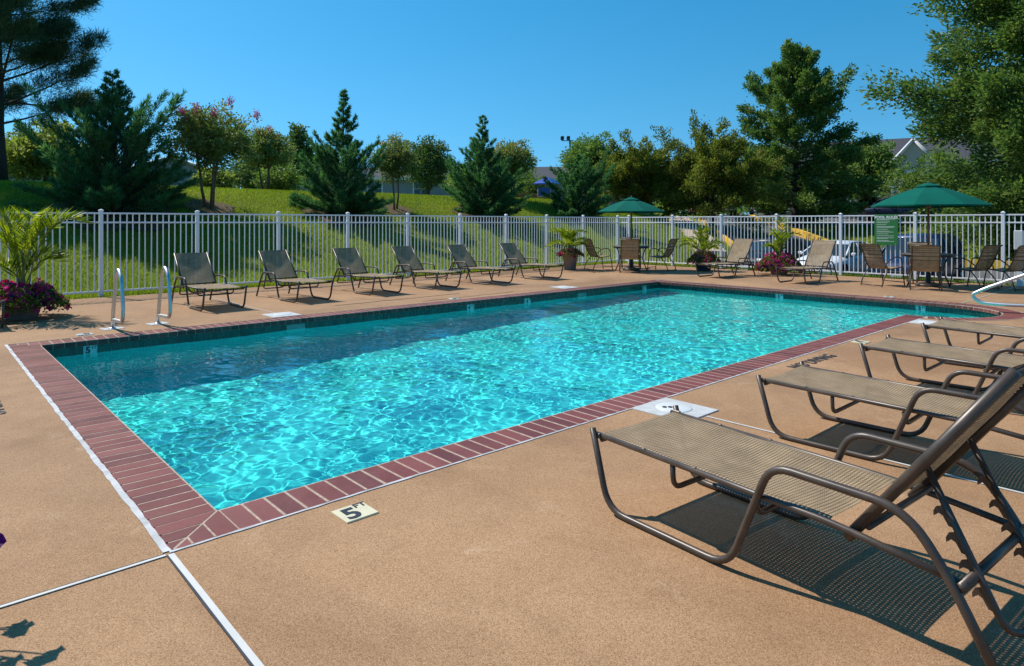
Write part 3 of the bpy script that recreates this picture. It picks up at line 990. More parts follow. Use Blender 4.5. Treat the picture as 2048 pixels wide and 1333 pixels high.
def grid_sheet(fn, nu, nv, uvs=(1, 1), thick=0.0):
    """sheet from a function (u,v in 0..1) with UVs in metres"""
    vs = []; fs = []; uv = []
    for i in range(nu + 1):
        for j in range(nv + 1):
            vs.append(fn(i / nu, j / nv)); uv.append((i / nu * uvs[0], j / nv * uvs[1]))
    for i in range(nu):
        for j in range(nv):
            a = i * (nv + 1) + j; fs.append((a, a + nv + 1, a + nv + 2, a + 1))
    me = bpy.data.meshes.new('sheet'); me.from_pydata([tuple(v) for v in vs], [], fs)
    l = me.uv_layers.new(name='UVMap')
    for p in me.polygons:
        p.use_smooth = True
        for li in p.loop_indices: l.data[li].uv = uv[me.loops[li].vertex_index]
    return me

def make_lounger(name, label, group, back_deg=54.0, L=.79):
    T = thing(name, label, 'sun lounger', group=group)
    br = M['bronze']
    for s in (-1, 1):
        y = s * .322
        path = smooth_path([(-.005, y, .385), (.10, y, .0165), (.765, y, .0165), (.945, y, .478), (1.42, y, .472), (1.545, y, .30), (1.70, y, .004)], [.11, .10, .085, .15, .10], 6)
        MB().tube(path, .0155, 10).build('side_frame', br, T)
        yr = s * .296
        MB().tube(smooth_path([(-.012, yr, .352), (1.18, yr, .330), (1.585, yr, .285)], .1, 4), .0135, 8).build('seat_rail', br, T)
        MB().box((.012, s * .309, .352), (.05, .018, .026), bevel=.003).build('rail_bracket', br, T)
        for xx in (.30, .58):
            MB().box((xx, s * .2955, .3635 - xx * .018), (.016, .014, .006), bevel=.001).build('rivet', br, T)
    # cross bars below the seat
    MB().tube([(.03, -.296, .330), (.03, .296, .330)], .012, 8).build('cross_bar', br, T)
    MB().tube(smooth_path([(.46, -.29, .335), (.46, -.285, .225), (.46, .285, .225), (.46, .29, .335)], .06, 5), .012, 8).build('cross_bar', br, T)
    MB().tube(smooth_path([(.86, -.30, .315), (.86, -.26, .245), (.86, .26, .245), (.86, .30, .315)], .05, 5), .013, 8).build('cross_bar', br, T)
    # seat sling, slightly sagging, wrapped round the rails
    def seat(u, v):
        x = .022 + 1.135 * u; w = (v - .5) * 2
        z = .3665 - x * .0185 - .020 * (1 - w * w) * (.4 + .6 * math.sin(PI * u) ** .5) + .0025 * math.sin(u * 19 + w * 3)
        if abs(w) > .97: z -= .012
        return (x, w * .302, z)
    link_mesh('seat_sling', grid_sheet(seat, 40, 16, (1.135, .60)), M['sling'], T)
    # backrest
    a = math.radians(back_deg); px, pz = 1.235, .322
    def bp(t, y, off=0.0): return (px + t * math.cos(a) - off * math.sin(a), y, pz + t * math.sin(a) + off * math.cos(a))
    for s in (-1, 1):
        MB().tube([bp(-.04, s * .272), bp(L, s * .272)], .0165, 8, flat=1.15).build('back_rail', br, T)
    MB().tube([bp(L - .02, -.272), bp(L - .02, .272)], .0135, 8).build('back_bar', br, T)
    MB().tube([bp(.05, -.272, -.02), bp(.05, .272, -.02)], .0125, 8).build('back_bar', br, T)
    def back(u, v):
        t = .045 + (L - .05) * u; w = (v - .5) * 2
        off = .018 - .028 * (1 - w * w) * math.sin(PI * min(1, u * .9 + .08)) + .002 * math.sin(u * 13 + w * 4)
        if abs(w) > .96: off -= .010
        return bp(t, w * .280, off)
    link_mesh('back_sling', grid_sheet(back, 24, 14, (.79, .56)), M['sling'], T)
    # notched support: two struts joined by a loop at the bottom
    top = bp(.34, 0)
    bx_, bz_ = 1.655, .155
    MB().tube(smooth_path([(top[0], -.205, top[2]), (bx_, -.205, bz_), (bx_ + .03, -.16, bz_ - .02), (bx_ + .03, .16, bz_ - .02), (bx_, .205, bz_), (top[0], .205, top[2])], .05, 4), .012, 8).build('support_strut', br, T)
    d = Vector((bx_ - top[0], 0, bz_ - top[2])); Ld = d.length; d.normalize(); nrm = Vector((-abs(d.z), 0, -abs(d.x)))
    for s in (-1, 1):
        mb = MB()
        for k in range(4):
            t0 = .13 + k * .082
            p0 = Vector((top[0], s * .205, top[2])) + d * t0
            prof = [(0, .008), (.0, .030), (.012, .044), (.026, .050), (.020, .030), (.030, .022), (.062, .020), (.070, .008)]
            ring0 = [p0 + d * (q[0]) + nrm * q[1] + Vector((0, -.003, 0)) for q in prof]
            ring1 = [p0 + d * (q[0]) + nrm * q[1] + Vector((0, .003, 0)) for q in prof]
            mb.loft([ring0, ring1], smooth=False)
        mb.build('notch_plate', br, T)
    MB().tube([(1.575, -.322, .285), (1.575, .322, .285)], .0155, 10).build('rear_bar', br, T)
    return T

L0 = make_lounger('sun_lounger', 'tan sling lounger nearest the camera, its raised back cut off at the right edge', 'loungers lined up on the near side of the pool')
L0.location = (1.705, -1.235, 0); L0.rotation_euler = (0, 0, math.radians(-94.6))
GN = 'loungers lined up on the near side of the pool'
dup(L0, (3.38, -1.22, 0), math.radians(-90.2), 'second tan lounger of the near row, by the NO DIVING lettering', GN)
dup(L0, (5.11, -1.245, 0), math.radians(-90.4), 'third tan lounger from the camera in the near side row', GN)
dup(L0, (6.785, -1.235, 0), math.radians(-89.6), 'farthest tan lounger of the near side row, closest to the curved steps', GN)
GL = 'loungers in a row along the long picket fence'
row = [(2.59, 7.43, 90.5, 'lounger in the fence row nearest the steel pool ladder'), (4.16, 7.51, 92.5, 'second lounger of the fence row counted from the pool ladder'),
       (5.73, 7.65, 91, 'third lounger of the fence row counted from the pool ladder'), (7.25, 7.72, 93, 'fourth lounger of the fence row counted from the pool ladder'),
       (8.79, 7.73, 92, 'fifth lounger of the fence row counted from the pool ladder'), (10.55, 7.84, 91, 'farthest lounger of the fence row, next to the corner palm planter')]
L1 = make_lounger('sun_lounger', row[0][3], GL, 48.0, .72)
L1.location = (row[0][0], row[0][1], 0); L1.rotation_euler = (0, 0, math.radians(row[0][2]))
for (x, y, r_, lb) in row[1:]: dup(L1, (x, y, 0), math.radians(r_), lb, GL)
dup(L0, (-.53, 7.50, 0), math.radians(90), 'lounger at the left edge of which only a dark leg shows beside the palm planter', GL)
GF = 'loungers at the shallow end of the pool'
dup(L0, (13.75, 5.60, 0), math.radians(-4), 'tan lounger at the shallow end between two palm planters', GF)
dup(L0, (13.72, 3.45, 0), math.radians(-3), 'tan lounger at the shallow end in front of the white car', GF)

# ------------------------------------------------------------------ dining chairs
def make_chair(label, group):
    T = thing('patio_chair', label, 'chair', group=group); br = M['bronze']
    # x points to the front of the chair
    for s in (-1, 1):
        y = s * .275
        front = smooth_path([(.30, y, .0), (.235, y, .40), (.20, y, .64), (-.02, y, .655), (-.24, y * .98, .50), (-.26, y * .96, .40)], [.1, .09, .12, .1], 5)
        MB().tube(front, .0125, 8).build('arm_frame', br, T)
        MB().tube(smooth_path([(-.12, y * .95, .40), (-.30, y, .20), (-.36, y, .0)], .1, 4), .0125, 8).build('rear_leg', br, T)
        MB().tube(smooth_path([(.25, y * .9, .425), (-.14, y * .9, .375), (-.25, y * .9, .52), (-.40, y * .9, .90), (-.45, y * .9, .93)], [.08, .10, .2, .05], 5), .0115, 8).build('sling_rail', br, T)
    MB().tube([(-.355, -.275, .03), (-.355, .275, .03)], .011, 8).build('stretcher', br, T)
    MB().tube([(.285, -.275, .09), (.285, .275, .09)], .010, 8).build('stretcher', br, T)
    MB().tube([(-.45, -.248, .93), (-.45, .248, .93)], .0115, 8).build('top_bar', br, T)
    prof = smooth_path([(.25, 0, .432), (-.14, 0, .378), (-.245, 0, .525), (-.395, 0, .905), (-.445, 0, .935)], [.08, .12, .2, .05], 6)
    def sl(u, v):
        t = u * (len(prof) - 1); i = min(int(t), len(prof) - 2); p = prof[i].lerp(prof[i + 1], t - i)
        w = (v - .5) * 2
        return (p.x - .022 * (1 - w * w) * (1 if p.z > .45 else .2), w * .248, p.z - .015 * (1 - w * w) * (0 if p.z > .45 else 1))
    link_mesh('sling', grid_sheet(sl, 30, 8, (1.1, .5)), M['sling'], T)
    return T
def face(x, y, cx_, cy_): return math.atan2(cy_ - y, cx_ - x)
T1 = (14.56, 8.56); T2 = (15.44, 1.14)
G1, G2 = 'chairs round the table in the fence corner', 'chairs round the table by the car park fence'
ch0 = None
turn = [.55, .1, -.55, .05, .5, .12, -.6, -.75, .1]     # how far each chair is turned away from its table
for (x, y, c, g, lb) in [
    (13.98, 9.30, T1, G1, 'leftmost patio chair of the corner table set, beside the corner palm planter'),
    (13.90, 8.12, T1, G1, 'patio chair of the corner table set with its back to the pool'),
    (15.12, 7.92, T1, G1, 'rightmost patio chair of the corner table set, seen from the side'),
    (15.22, 9.08, T1, G1, 'patio chair behind the corner table, mostly hidden'),
    (14.88, 1.86, T2, G2, 'leftmost patio chair of the right hand table set, below the green sign'),
    (14.62, .98, T2, G2, 'patio chair of the right hand table set with its back to the pool'),
    (15.62, .36, T2, G2, 'dark patio chair tucked in at the right hand table'),
    (15.90, -.18, T2, G2, 'patio chair farthest right, pulled out from the right hand table'),
    (16.15, 1.42, T2, G2, 'patio chair behind the right hand table, facing the pool')]:
    rz = face(x, y, *c) + turn.pop(0)
    if ch0 is None:
        ch0 = make_chair(lb, g); ch0.location = (x, y, 0); ch0.rotation_euler = (0, 0, rz)
    else: dup(ch0, (x, y, 0), rz, lb, g)
def make_table(label, c):
    T = thing('patio_table', label, 'table', (*c, 0), group='round patio tables')
    MB().lathe([(.02, .693), (.52, .690), (.535, .696), (.535, .712), (.52, .718), (.03, .716), (.03, .70)], n=36, caps=False).build('table_top', M['table_top'], T)
    MB().lathe([(.50, .655), (.515, .655), (.515, .690), (.50, .690)], n=36, caps=False).build('apron', M['bronze'], T)
    for k in range(4):
        a = PI / 4 + k * PI / 2; c_, s_ = math.cos(a), math.sin(a)
        MB().tube(smooth_path([(.44 * c_, .44 * s_, .69), (.30 * c_, .30 * s_, .38), (.46 * c_, .46 * s_, .0)], .25, 6), .016, 8).build('leg', M['bronze'], T)
    MB().lathe([(.285, .37), (.30, .37), (.30, .395), (.285, .395)], n=28, caps=False).build('ring', M['bronze'], T)
make_table('round brown patio table with four chairs in the fence corner', T1)
make_table('round brown patio table with five chairs by the car park fence', T2)
def make_umbrella(label, c, H_, rim, R_, rz):
    T = thing('patio_umbrella', label, 'umbrella', (*c, 0), rz, group='green market umbrellas')
    MB().tube([(0, 0, .05), (0, 0, H_ - .02)], .021, 10).build('pole', M['wood'], T)
    MB().lathe([(.25, 0), (.25, .05), (.20, .075), (.05, .10), (.05, .30), (.024, .31)], n=24).build('base', M['bronze'], T)
    N = 8; sub = 6
    cp = MB(); vs = []; fs = []; nr = 7
    for i in range(nr + 1):
        f = i / nr
        for k in range(N * sub):
            a = 2 * PI * k / (N * sub); ph = (k % sub) / sub
            pinch = 1 - (.085 * math.sin(PI * ph)) * f               # straight hems between the rib tips
            sag = -.022 * math.sin(PI * ph) * math.sin(PI * f) * .6
            r_ = .02 + (R_ - .02) * f
            vs.append((r_ * pinch * math.cos(a), r_ * pinch * math.sin(a), H_ - .035 - (H_ - .035 - rim) * (f ** 1.08) + sag + .03 * math.sin(PI * f) ))
    n_ = N * sub
    for i in range(nr):
        for k in range(n_):
            k2 = (k + 1) % n_; fs.append((i * n_ + k, i * n_ + k2, (i + 1) * n_ + k2, (i + 1) * n_ + k))
    # hem turned down
    base_i = nr * n_
    for k in range(n_):
        x, y, z = vs[base_i + k]; vs.append((x * .995, y * .995, z - .03))
    for k in range(n_):
        k2 = (k + 1) % n_; fs.append((base_i + k, base_i + k2, base_i + n_ + k2, base_i + n_ + k))
    cp.add(vs, fs, False); can = cp.build('canopy', M['canvas'], T)
    vt = MB(); vs = []; fs = []
    for (r_, z_) in ((.03, H_ + .012), (.16, H_ - .03), (.25, H_ - .062), (.252, H_ - .085)):
        for k in range(16):
            a = 2 * PI * k / 16; q_ = 1 - (.05 if k % 2 else 0); vs.append((r_ * q_ * math.cos(a), r_ * q_ * math.sin(a), z_))
    for i in range(3):
        for k in range(16):
            k2 = (k + 1) % 16; fs.append((i * 16 + k, i * 16 + k2, (i + 1) * 16 + k2, (i + 1) * 16 + k))
    vt.add(vs, fs); vt.build('vent_cap', M['canvas'], T)
    MB().lathe([(.004, .05), (.016, .03), (.018, .015), (.010, 0)], (0, 0, H_), n=12).build('finial', M['wood'], T)
    hubz = rim - .02
    MB().lathe([(.04, hubz - .03), (.045, hubz), (.03, hubz + .03)], n=14).build('hub', M['wood'], T)
    for k in range(N):
        a = 2 * PI * k / N; c_, s_ = math.cos(a), math.sin(a)
        r = MB().tube([(.03 * c_, .03 * s_, H_ - .09), (R_ * .5 * c_, R_ * .5 * s_, (H_ + rim) / 2 - .035), (R_ * .985 * c_, R_ * .985 * s_, rim - .012)], .0085, 6).build('rib', M['wood'], T)
        MB().tube([(.04 * c_, .04 * s_, hubz), (R_ * .47 * c_, R_ * .47 * s_, (H_ + rim) / 2 - .03)], .0075, 6).build('strut', M['wood'], r)
    return T
make_umbrella('open dark green market umbrella over the corner table', T1, 2.14, 1.73, 1.02, .2)
make_umbrella('open dark green market umbrella over the right hand table', T2, 2.27, 1.78, 1.16, .05)

# ------------------------------------------------------------------ pool ladder and stair rail
def ladder_rail(x, y, label):
    T = thing('ladder_rail', label, 'handrail', (x, y, 0), group='steel grab rails of the pool ladder')
    # y runs from the deck (+) to the pool (-)
    path = smooth_path([(0, 0, .0), (.0, -.06, .25), (.0, -.20, .70), (.0, -.33, .82), (.0, -.50, .70), (.0, -.60, .30), (.0, -.56, .15), (.0, -.05, .125)], [.1, .16, .12, .14, .2, .10], 6)
    MB().tube(path, .0235, 12).build('rail', M['steel'], T)
    MB().lathe([(.045, 0), (.045, .010), (.03, .022), (.026, .022)], n=16).build('collar', M['steel'], T)
    MB().box((0, .02, .002), (.24, .22, .008), bevel=.002, rz=.15).build('patch', M['concrete'], T)
ladder_rail(.86, 6.62, 'left steel grab rail of the pool ladder, nearer the palm planter')
ladder_rail(1.42, 6.68, 'right steel grab rail of the pool ladder, nearer the loungers')
T = thing('stair_rail', 'looped steel handrail above the curved pool steps at the right edge', 'handrail', (11.45, -2.35, 0))
path = smooth_path([(.12, .0, .0), (.12, .0, .90), (.05, .55, .88), (.0, 1.62, .36), (.0, 1.82, .24), (.0, 1.70, .13), (.0, 1.40, .12), (.10, .28, .16), (.12, .28, .0)], [.14, .2, .3, .10, .10, .2, .08], 7)
MB().tube(path, .026, 12).build('rail', M['steel'], T)
for yy in (0.0, .28): MB().lathe([(.05, 0), (.05, .010), (.03, .022)], (.12, yy, 0), n=16).build('collar', M['steel'], T)
# ================================================================== palm planters
M['pot_brown'] = flat_mat('brown_pot', (.24, .19, .165), .6, var=.12, nscale=6, bump=.1)
M['pot_blue'] = flat_mat('blue_grey_pot', (.055, .06, .085), .45, var=.15, nscale=6)
M['soil'] = flat_mat('soil', (.03, .02, .014), .95, var=.3, nscale=40)
M['palm'] = m_leaf('palm_leaf', [(0.0, (.07, .12, .014)), (.5, (.24, .31, .022)), (1.0, (.52, .50, .04))], .45, .4, .4)
M['palm_stem'] = flat_mat('palm_stem', (.16, .17, .04), .5, var=.3, nscale=8)
M['petunia_leaf'] = m_leaf('petunia_leaf', [(0.0, (.05, .09, .015)), (.5, (.12, .17, .03)), (1.0, (.24, .26, .07))], .35, .6, .2)
def m_petal(name, c):
    t = NT(name); p = t.pbr(c, .6, 0, None, .2); tr = t.n('ShaderNodeBsdfTranslucent'); tr.inputs[0].default_value = (*c, 1)
    mx = t.n('ShaderNodeMixShader'); mx.inputs[0].default_value = .6; t.l(p.outputs[0], mx.inputs[1]); t.l(tr.outputs[0], mx.inputs[2]); return t.done(mx)
petal_mats = [m_petal('petal_magenta', (.55, .010, .17)), m_petal('petal_purple', (.085, .010, .17)), m_petal('petal_pink', (.70, .07, .28)), m_petal('petal_plum', (.28, .005, .08))]
def flower_mesh(r):
    mb = MB(); n_ = 20; vs = [(0, 0, -.028)]; fs = []
    for ring, (rr_, z_) in enumerate(((.008, -.008), (r, .0))):
        for k in range(n_):
            a = 2 * PI * k / n_; lob = 1 - (.16 * abs(math.cos(2.5 * a)) if ring else 0)
            vs.append((rr_ * lob * math.cos(a), rr_ * lob * math.sin(a), z_ + (.006 * math.cos(5 * a) if ring else 0)))
    for k in range(n_):
        k2 = (k + 1) % n_
        fs.append((0, 1 + k, 1 + k2)); fs.append((1 + k, 1 + n_ + k, 1 + n_ + k2, 1 + k2))
    mb.add(vs, fs, True); return mb
flower_mes = []
for m_ in petal_mats:
    me = flower_mesh(.036).mesh('flower'); me.materials.append(m_); flower_mes.append(me)

def unit(v): return v / (np.linalg.norm(v, axis=-1, keepdims=True) + 1e-9)
def leaf_quads(P, D, L, W, r, fold=0.0, up=None):
    """rhombic leaves starting at P along D"""
    n_ = len(P); side = unit(np.cross(D, unit(r.normal(size=(n_, 3))) if up is None else up))
    L = np.broadcast_to(np.asarray(L, float), (n_,))[:, None]; W = np.broadcast_to(np.asarray(W, float), (n_,))[:, None]
    mid = P + D * L * .45
    v = np.stack([P, mid + side * W * .5, P + D * L, mid - side * W * .5], 1).reshape(-1, 3)
    return v, np.arange(4 * n_).reshape(n_, 4)
def merge_leaves(parts):
    vs = []; fs = []; o = 0
    for v, f in parts: vs.append(v); fs.append(f + o); o += len(v)
    return np.concatenate(vs), np.concatenate(fs)

def palm_planter(label, loc, pot_r, pot_h, pot_mat, palm_h, n_fr, spread, fl_r, fl_h, n_fl, seed, fl_top=None, palm=True, fs=1.0):
    r = np.random.default_rng(seed); pr = random.Random(seed)
    T = thing('palm_planter' if palm else 'flower_planter', label, 'planter', loc, group='planters with flowers on the pool deck')
    MB().lathe([(pot_r * .68, 0), (pot_r * .72, .01), (pot_r * .94, pot_h * .86), (pot_r * 1.03, pot_h * .88), (pot_r * 1.05, pot_h), (pot_r * .93, pot_h), (pot_r * .90, pot_h * .9)], n=28, caps=False).build('pot', pot_mat, T)
    MB().lathe([(.001, pot_h * .91), (pot_r * .92, pot_h * .9)], n=20, caps=False).build('soil', M['soil'], T)
    if palm:
        for i in range(n_fr):
            az = 2 * PI * (i * .381966 + pr.uniform(-.06, .06)); out = spread * pr.uniform(.5, 1.1); top = (palm_h - pot_h) * pr.uniform(.42, 1.0)
            if i % 4 == 0: out *= .45; top *= 1.05
            base = Vector((pr.uniform(-.07, .07), pr.uniform(-.07, .07), pot_h * .9))
            d = Vector((math.cos(az), math.sin(az), 0))
            # stem rises, then the blade arches over
            pts = []
            for k in range(13):
                t_ = k / 12
                pts.append(base + d * out * (t_ ** 1.8) + Vector((0, 0, top * (1 - (1 - t_) ** 1.7) - .28 * out * t_ ** 4)))
            st = MB().tube(pts, [.011 * (1 - .8 * k / 12) for k in range(13)], 6)
            fr = st.build('stem', M['palm_stem'], T)
            P = []; D = []; Ls = []
            for k in range(46):
                t_ = .36 + .64 * (k // 2) / 23
                f = t_ * 12; i0 = min(int(f), 11); p = pts[i0].lerp(pts[i0 + 1], f - i0); tg = (pts[i0 + 1] - pts[i0]).normalized()
                sd_ = tg.cross(Vector((0, 0, 1))).normalized() * (1 if k % 2 else -1)
                upv = sd_.cross(tg).normalized(); upv = upv if upv.z > 0 else -upv
                dd = (tg * .75 + sd_ * .75 + upv * .28 + Vector((pr.uniform(-.12, .12), pr.uniform(-.12, .12), pr.uniform(-.15, .1)))).normalized()
                P.append(p); D.append(dd); Ls.append(.34 * spread / .7 * (1 - .55 * abs(t_ - .6) / .4) * pr.uniform(.8, 1.1))
            P = np.array(P); D = np.array(D); Ls = np.array(Ls)
            v1, f1 = leaf_quads(P, D, Ls, .028, r)
            # the outer half of each leaflet droops
            v, f = v1, f1
            tint = np.clip(r.random(len(f)) * .5 + pr.uniform(-.25, .55), 0, 1)
            link_mesh('frond', np_mesh('frond', v, 4, f, tint), M['palm'], fr)
    # trailing petunias round the rim
    nl = int(n_fl * 16)
    th = r.random(nl) * 2 * PI; rad = fl_r * np.sqrt(.15 + .85 * r.random(nl)); hh = pot_h + fl_h * (1 - (rad / fl_r) ** 2.2 * 1.7) * (.35 + .65 * r.random(nl))
    P = np.stack([rad * np.cos(th), rad * np.sin(th), hh], 1)
    D = unit(np.stack([np.cos(th), np.sin(th), np.full(nl, .35)], 1) + r.normal(0, .7, (nl, 3)))
    v, f = leaf_quads(P, D, .05 * (.6 + .8 * r.random(nl)), .030, r)
    link_mesh('petunia_leaf', np_mesh('petunia_leaf', v, 4, f, r.random(nl)), M['petunia_leaf'], T)['kind'] = 'stuff'
    for i in range(n_fl):
        a = pr.uniform(0, 2 * PI); q = math.sqrt(pr.uniform(.12, 1.0)); rad_ = fl_r * q * 1.04
        z_ = pot_h + fl_h * (1.06 - q ** 2.2 * 1.7) * (pr.uniform(.75, 1.05) if pr.random() < .7 else pr.uniform(.1, .8))
        nv = Vector((math.cos(a) * q, math.sin(a) * q, .55)) + Vector((pr.uniform(-.5, .5), pr.uniform(-.5, .5), pr.uniform(-.3, .3)))
        rot = nv.to_track_quat('Z', 'Y').to_euler()
        me = flower_mes[pr.choices(range(4), (6, 2, 4, 3))[0]]
        o = link_mesh('flower', me, None, T, (rad_ * math.cos(a), rad_ * math.sin(a), z_), rot); s_ = pr.uniform(.85, 1.35) * fs; o.scale = (s_, s_, s_)
    return T
palm_planter('palm planter overflowing with magenta and purple petunias beside the left picket fence', (.10, 8.60, 0), .27, .30, M['pot_brown'], 1.72, 14, .88, .56, .30, 230, 21, fs=1.15)
palm_planter('brown palm planter in the fence corner beside the farthest fence row lounger', (13.38, 9.92, 0), .24, .50, M['pot_brown'], 1.42, 15, .72, .40, .16, 70, 22, fs=1.2)
palm_planter('dark blue palm planter left of the shallow end loungers', (15.95, 7.0, 0), .26, .36, M['pot_blue'], 1.28, 15, .66, .46, .24, 120, 23, fs=1.25)
palm_planter('palm planter hidden under magenta petunias between the two shallow end loungers', (16.15, 4.85, 0), .28, .30, M['pot_brown'], 1.60, 13, .50, .62, .34, 200, 24, fs=1.25)
P5 = palm_planter('flower planter at the lower left edge of which one purple petunia shows', (-1.27, -.15, 0), .25, .38, M['pot_brown'], 1.0, 0, .3,   .29, .20, 36, 25, palm=False)
# the one long shoot that reaches into the picture
sh = [(0.20, -.25, .46), (.325, -.61, .53), (.334, -.828, .50)]
MB().tube(sh, .003, 5).build('shoot', M['palm_stem'], P5)
o = link_mesh('flower', flower_mes[1], None, P5, sh[-1], (.7, -.3, .4)); o.scale = (.95, .95, .95)
for (x_, y_, z_) in ((.285, .12, .60), (.31, .06, .56), (.355, -.14, .60), (.31, -.13, .62), (.25, -.10, .60)):
    MB().tube([(x_ * .4, y_ * .4, .42), (x_ * .8, y_ * .8, z_ - .12), (x_, y_, z_)], .004, 5).build('shoot', M['palm_stem'], P5)
    link_mesh('flower', flower_mes[1 if x_ > .2 else 0], None, P5, (x_, y_, z_ + .01), (.3, .5, 0)).scale = (1.4, 1.4, 1.4)
    for q in (.55, .75, .9):
        link_mesh('shoot_leaf', np_mesh('shoot_leaf', np.array([(0, 0, 0), (.03, .012, .01), (.06, 0, .02), (.03, -.012, .01)]), 4, np.array([[0, 1, 2, 3]]), np.array([.4])), M['petunia_leaf'], P5, (x_ * q, y_ * q, .42 + (z_ - .42) * q), (0, 0, q * 20))
# ================================================================== trees
M['bark_dark'] = flat_mat('dark_bark', (.045, .034, .028), .9, var=.35, nscale=14, bump=.5)
M['bark_tan'] = flat_mat('smooth_tan_bark', (.15, .09, .055), .8, var=.3, nscale=10, bump=.2)
M['bark_grey'] = flat_mat('grey_bark', (.10, .08, .068), .9, var=.3, nscale=12, bump=.5)
LF = {}
LF['juniper'] = m_leaf('juniper_spray', [(0.0, (0.032, 0.101, 0.054)), (.55, (0.076, 0.187, 0.089)), (.9, (0.134, 0.271, 0.101)), (1.0, (0.340, 0.256, 0.101))], .48, .6, .2)
LF['pine'] = m_leaf('pine_needles', [(0.0, (0.030, 0.076, 0.046)), (.6, (0.066, 0.132, 0.076)), (1.0, (0.192, 0.216, 0.089))], .28, .5, .3)
LF['crape'] = m_leaf('crape_leaf', [(0.0, (0.084, 0.156, 0.045)), (.5, (0.183, 0.240, 0.069)), (.8, (0.268, 0.240, 0.099)), (1.0, (0.480, 0.240, 0.183))], .40, .45, .4)
LF['dogwood'] = m_leaf('dogwood_leaf', [(0.0, (.08, .12, .028)), (.5, (.22, .27, .07)), (1.0, (.46, .47, .19))], .5, .5, .35)
LF['dark'] = m_leaf('dark_leaf', [(0.0, (0.046, 0.092, 0.035)), (.6, (0.115, 0.180, 0.057)), (1.0, (0.216, 0.230, 0.076))], .32, .4, .45)
LF['mid'] = m_leaf('mid_leaf', [(0.0, (0.081, 0.153, 0.046)), (.6, (0.180, 0.267, 0.072)), (1.0, (0.332, 0.381, 0.115))], .42, .45, .4)
LF['olive'] = m_leaf('olive_leaf', [(0.0, (0.081, 0.101, 0.023)), (.5, (0.163, 0.189, 0.039)), (.85, (0.247, 0.254, 0.058)), (1.0, (0.312, 0.208, 0.065))], .5, .5, .35)
LF['oak'] = m_leaf('oak_leaf', [(0.0, (0.066, 0.132, 0.046)), (.6, (0.147, 0.234, 0.066)), (1.0, (0.332, 0.344, 0.089))], .40, .4, .45)
LF['pink'] = m_leaf('crape_blossom', [(0.0, (.45, .07, .22)), (1.0, (.62, .16, .34))], .3, .7, .1)

def tree_root(name, label, base, group):
    return thing(name, label, 'tree', base, 0.0, group)

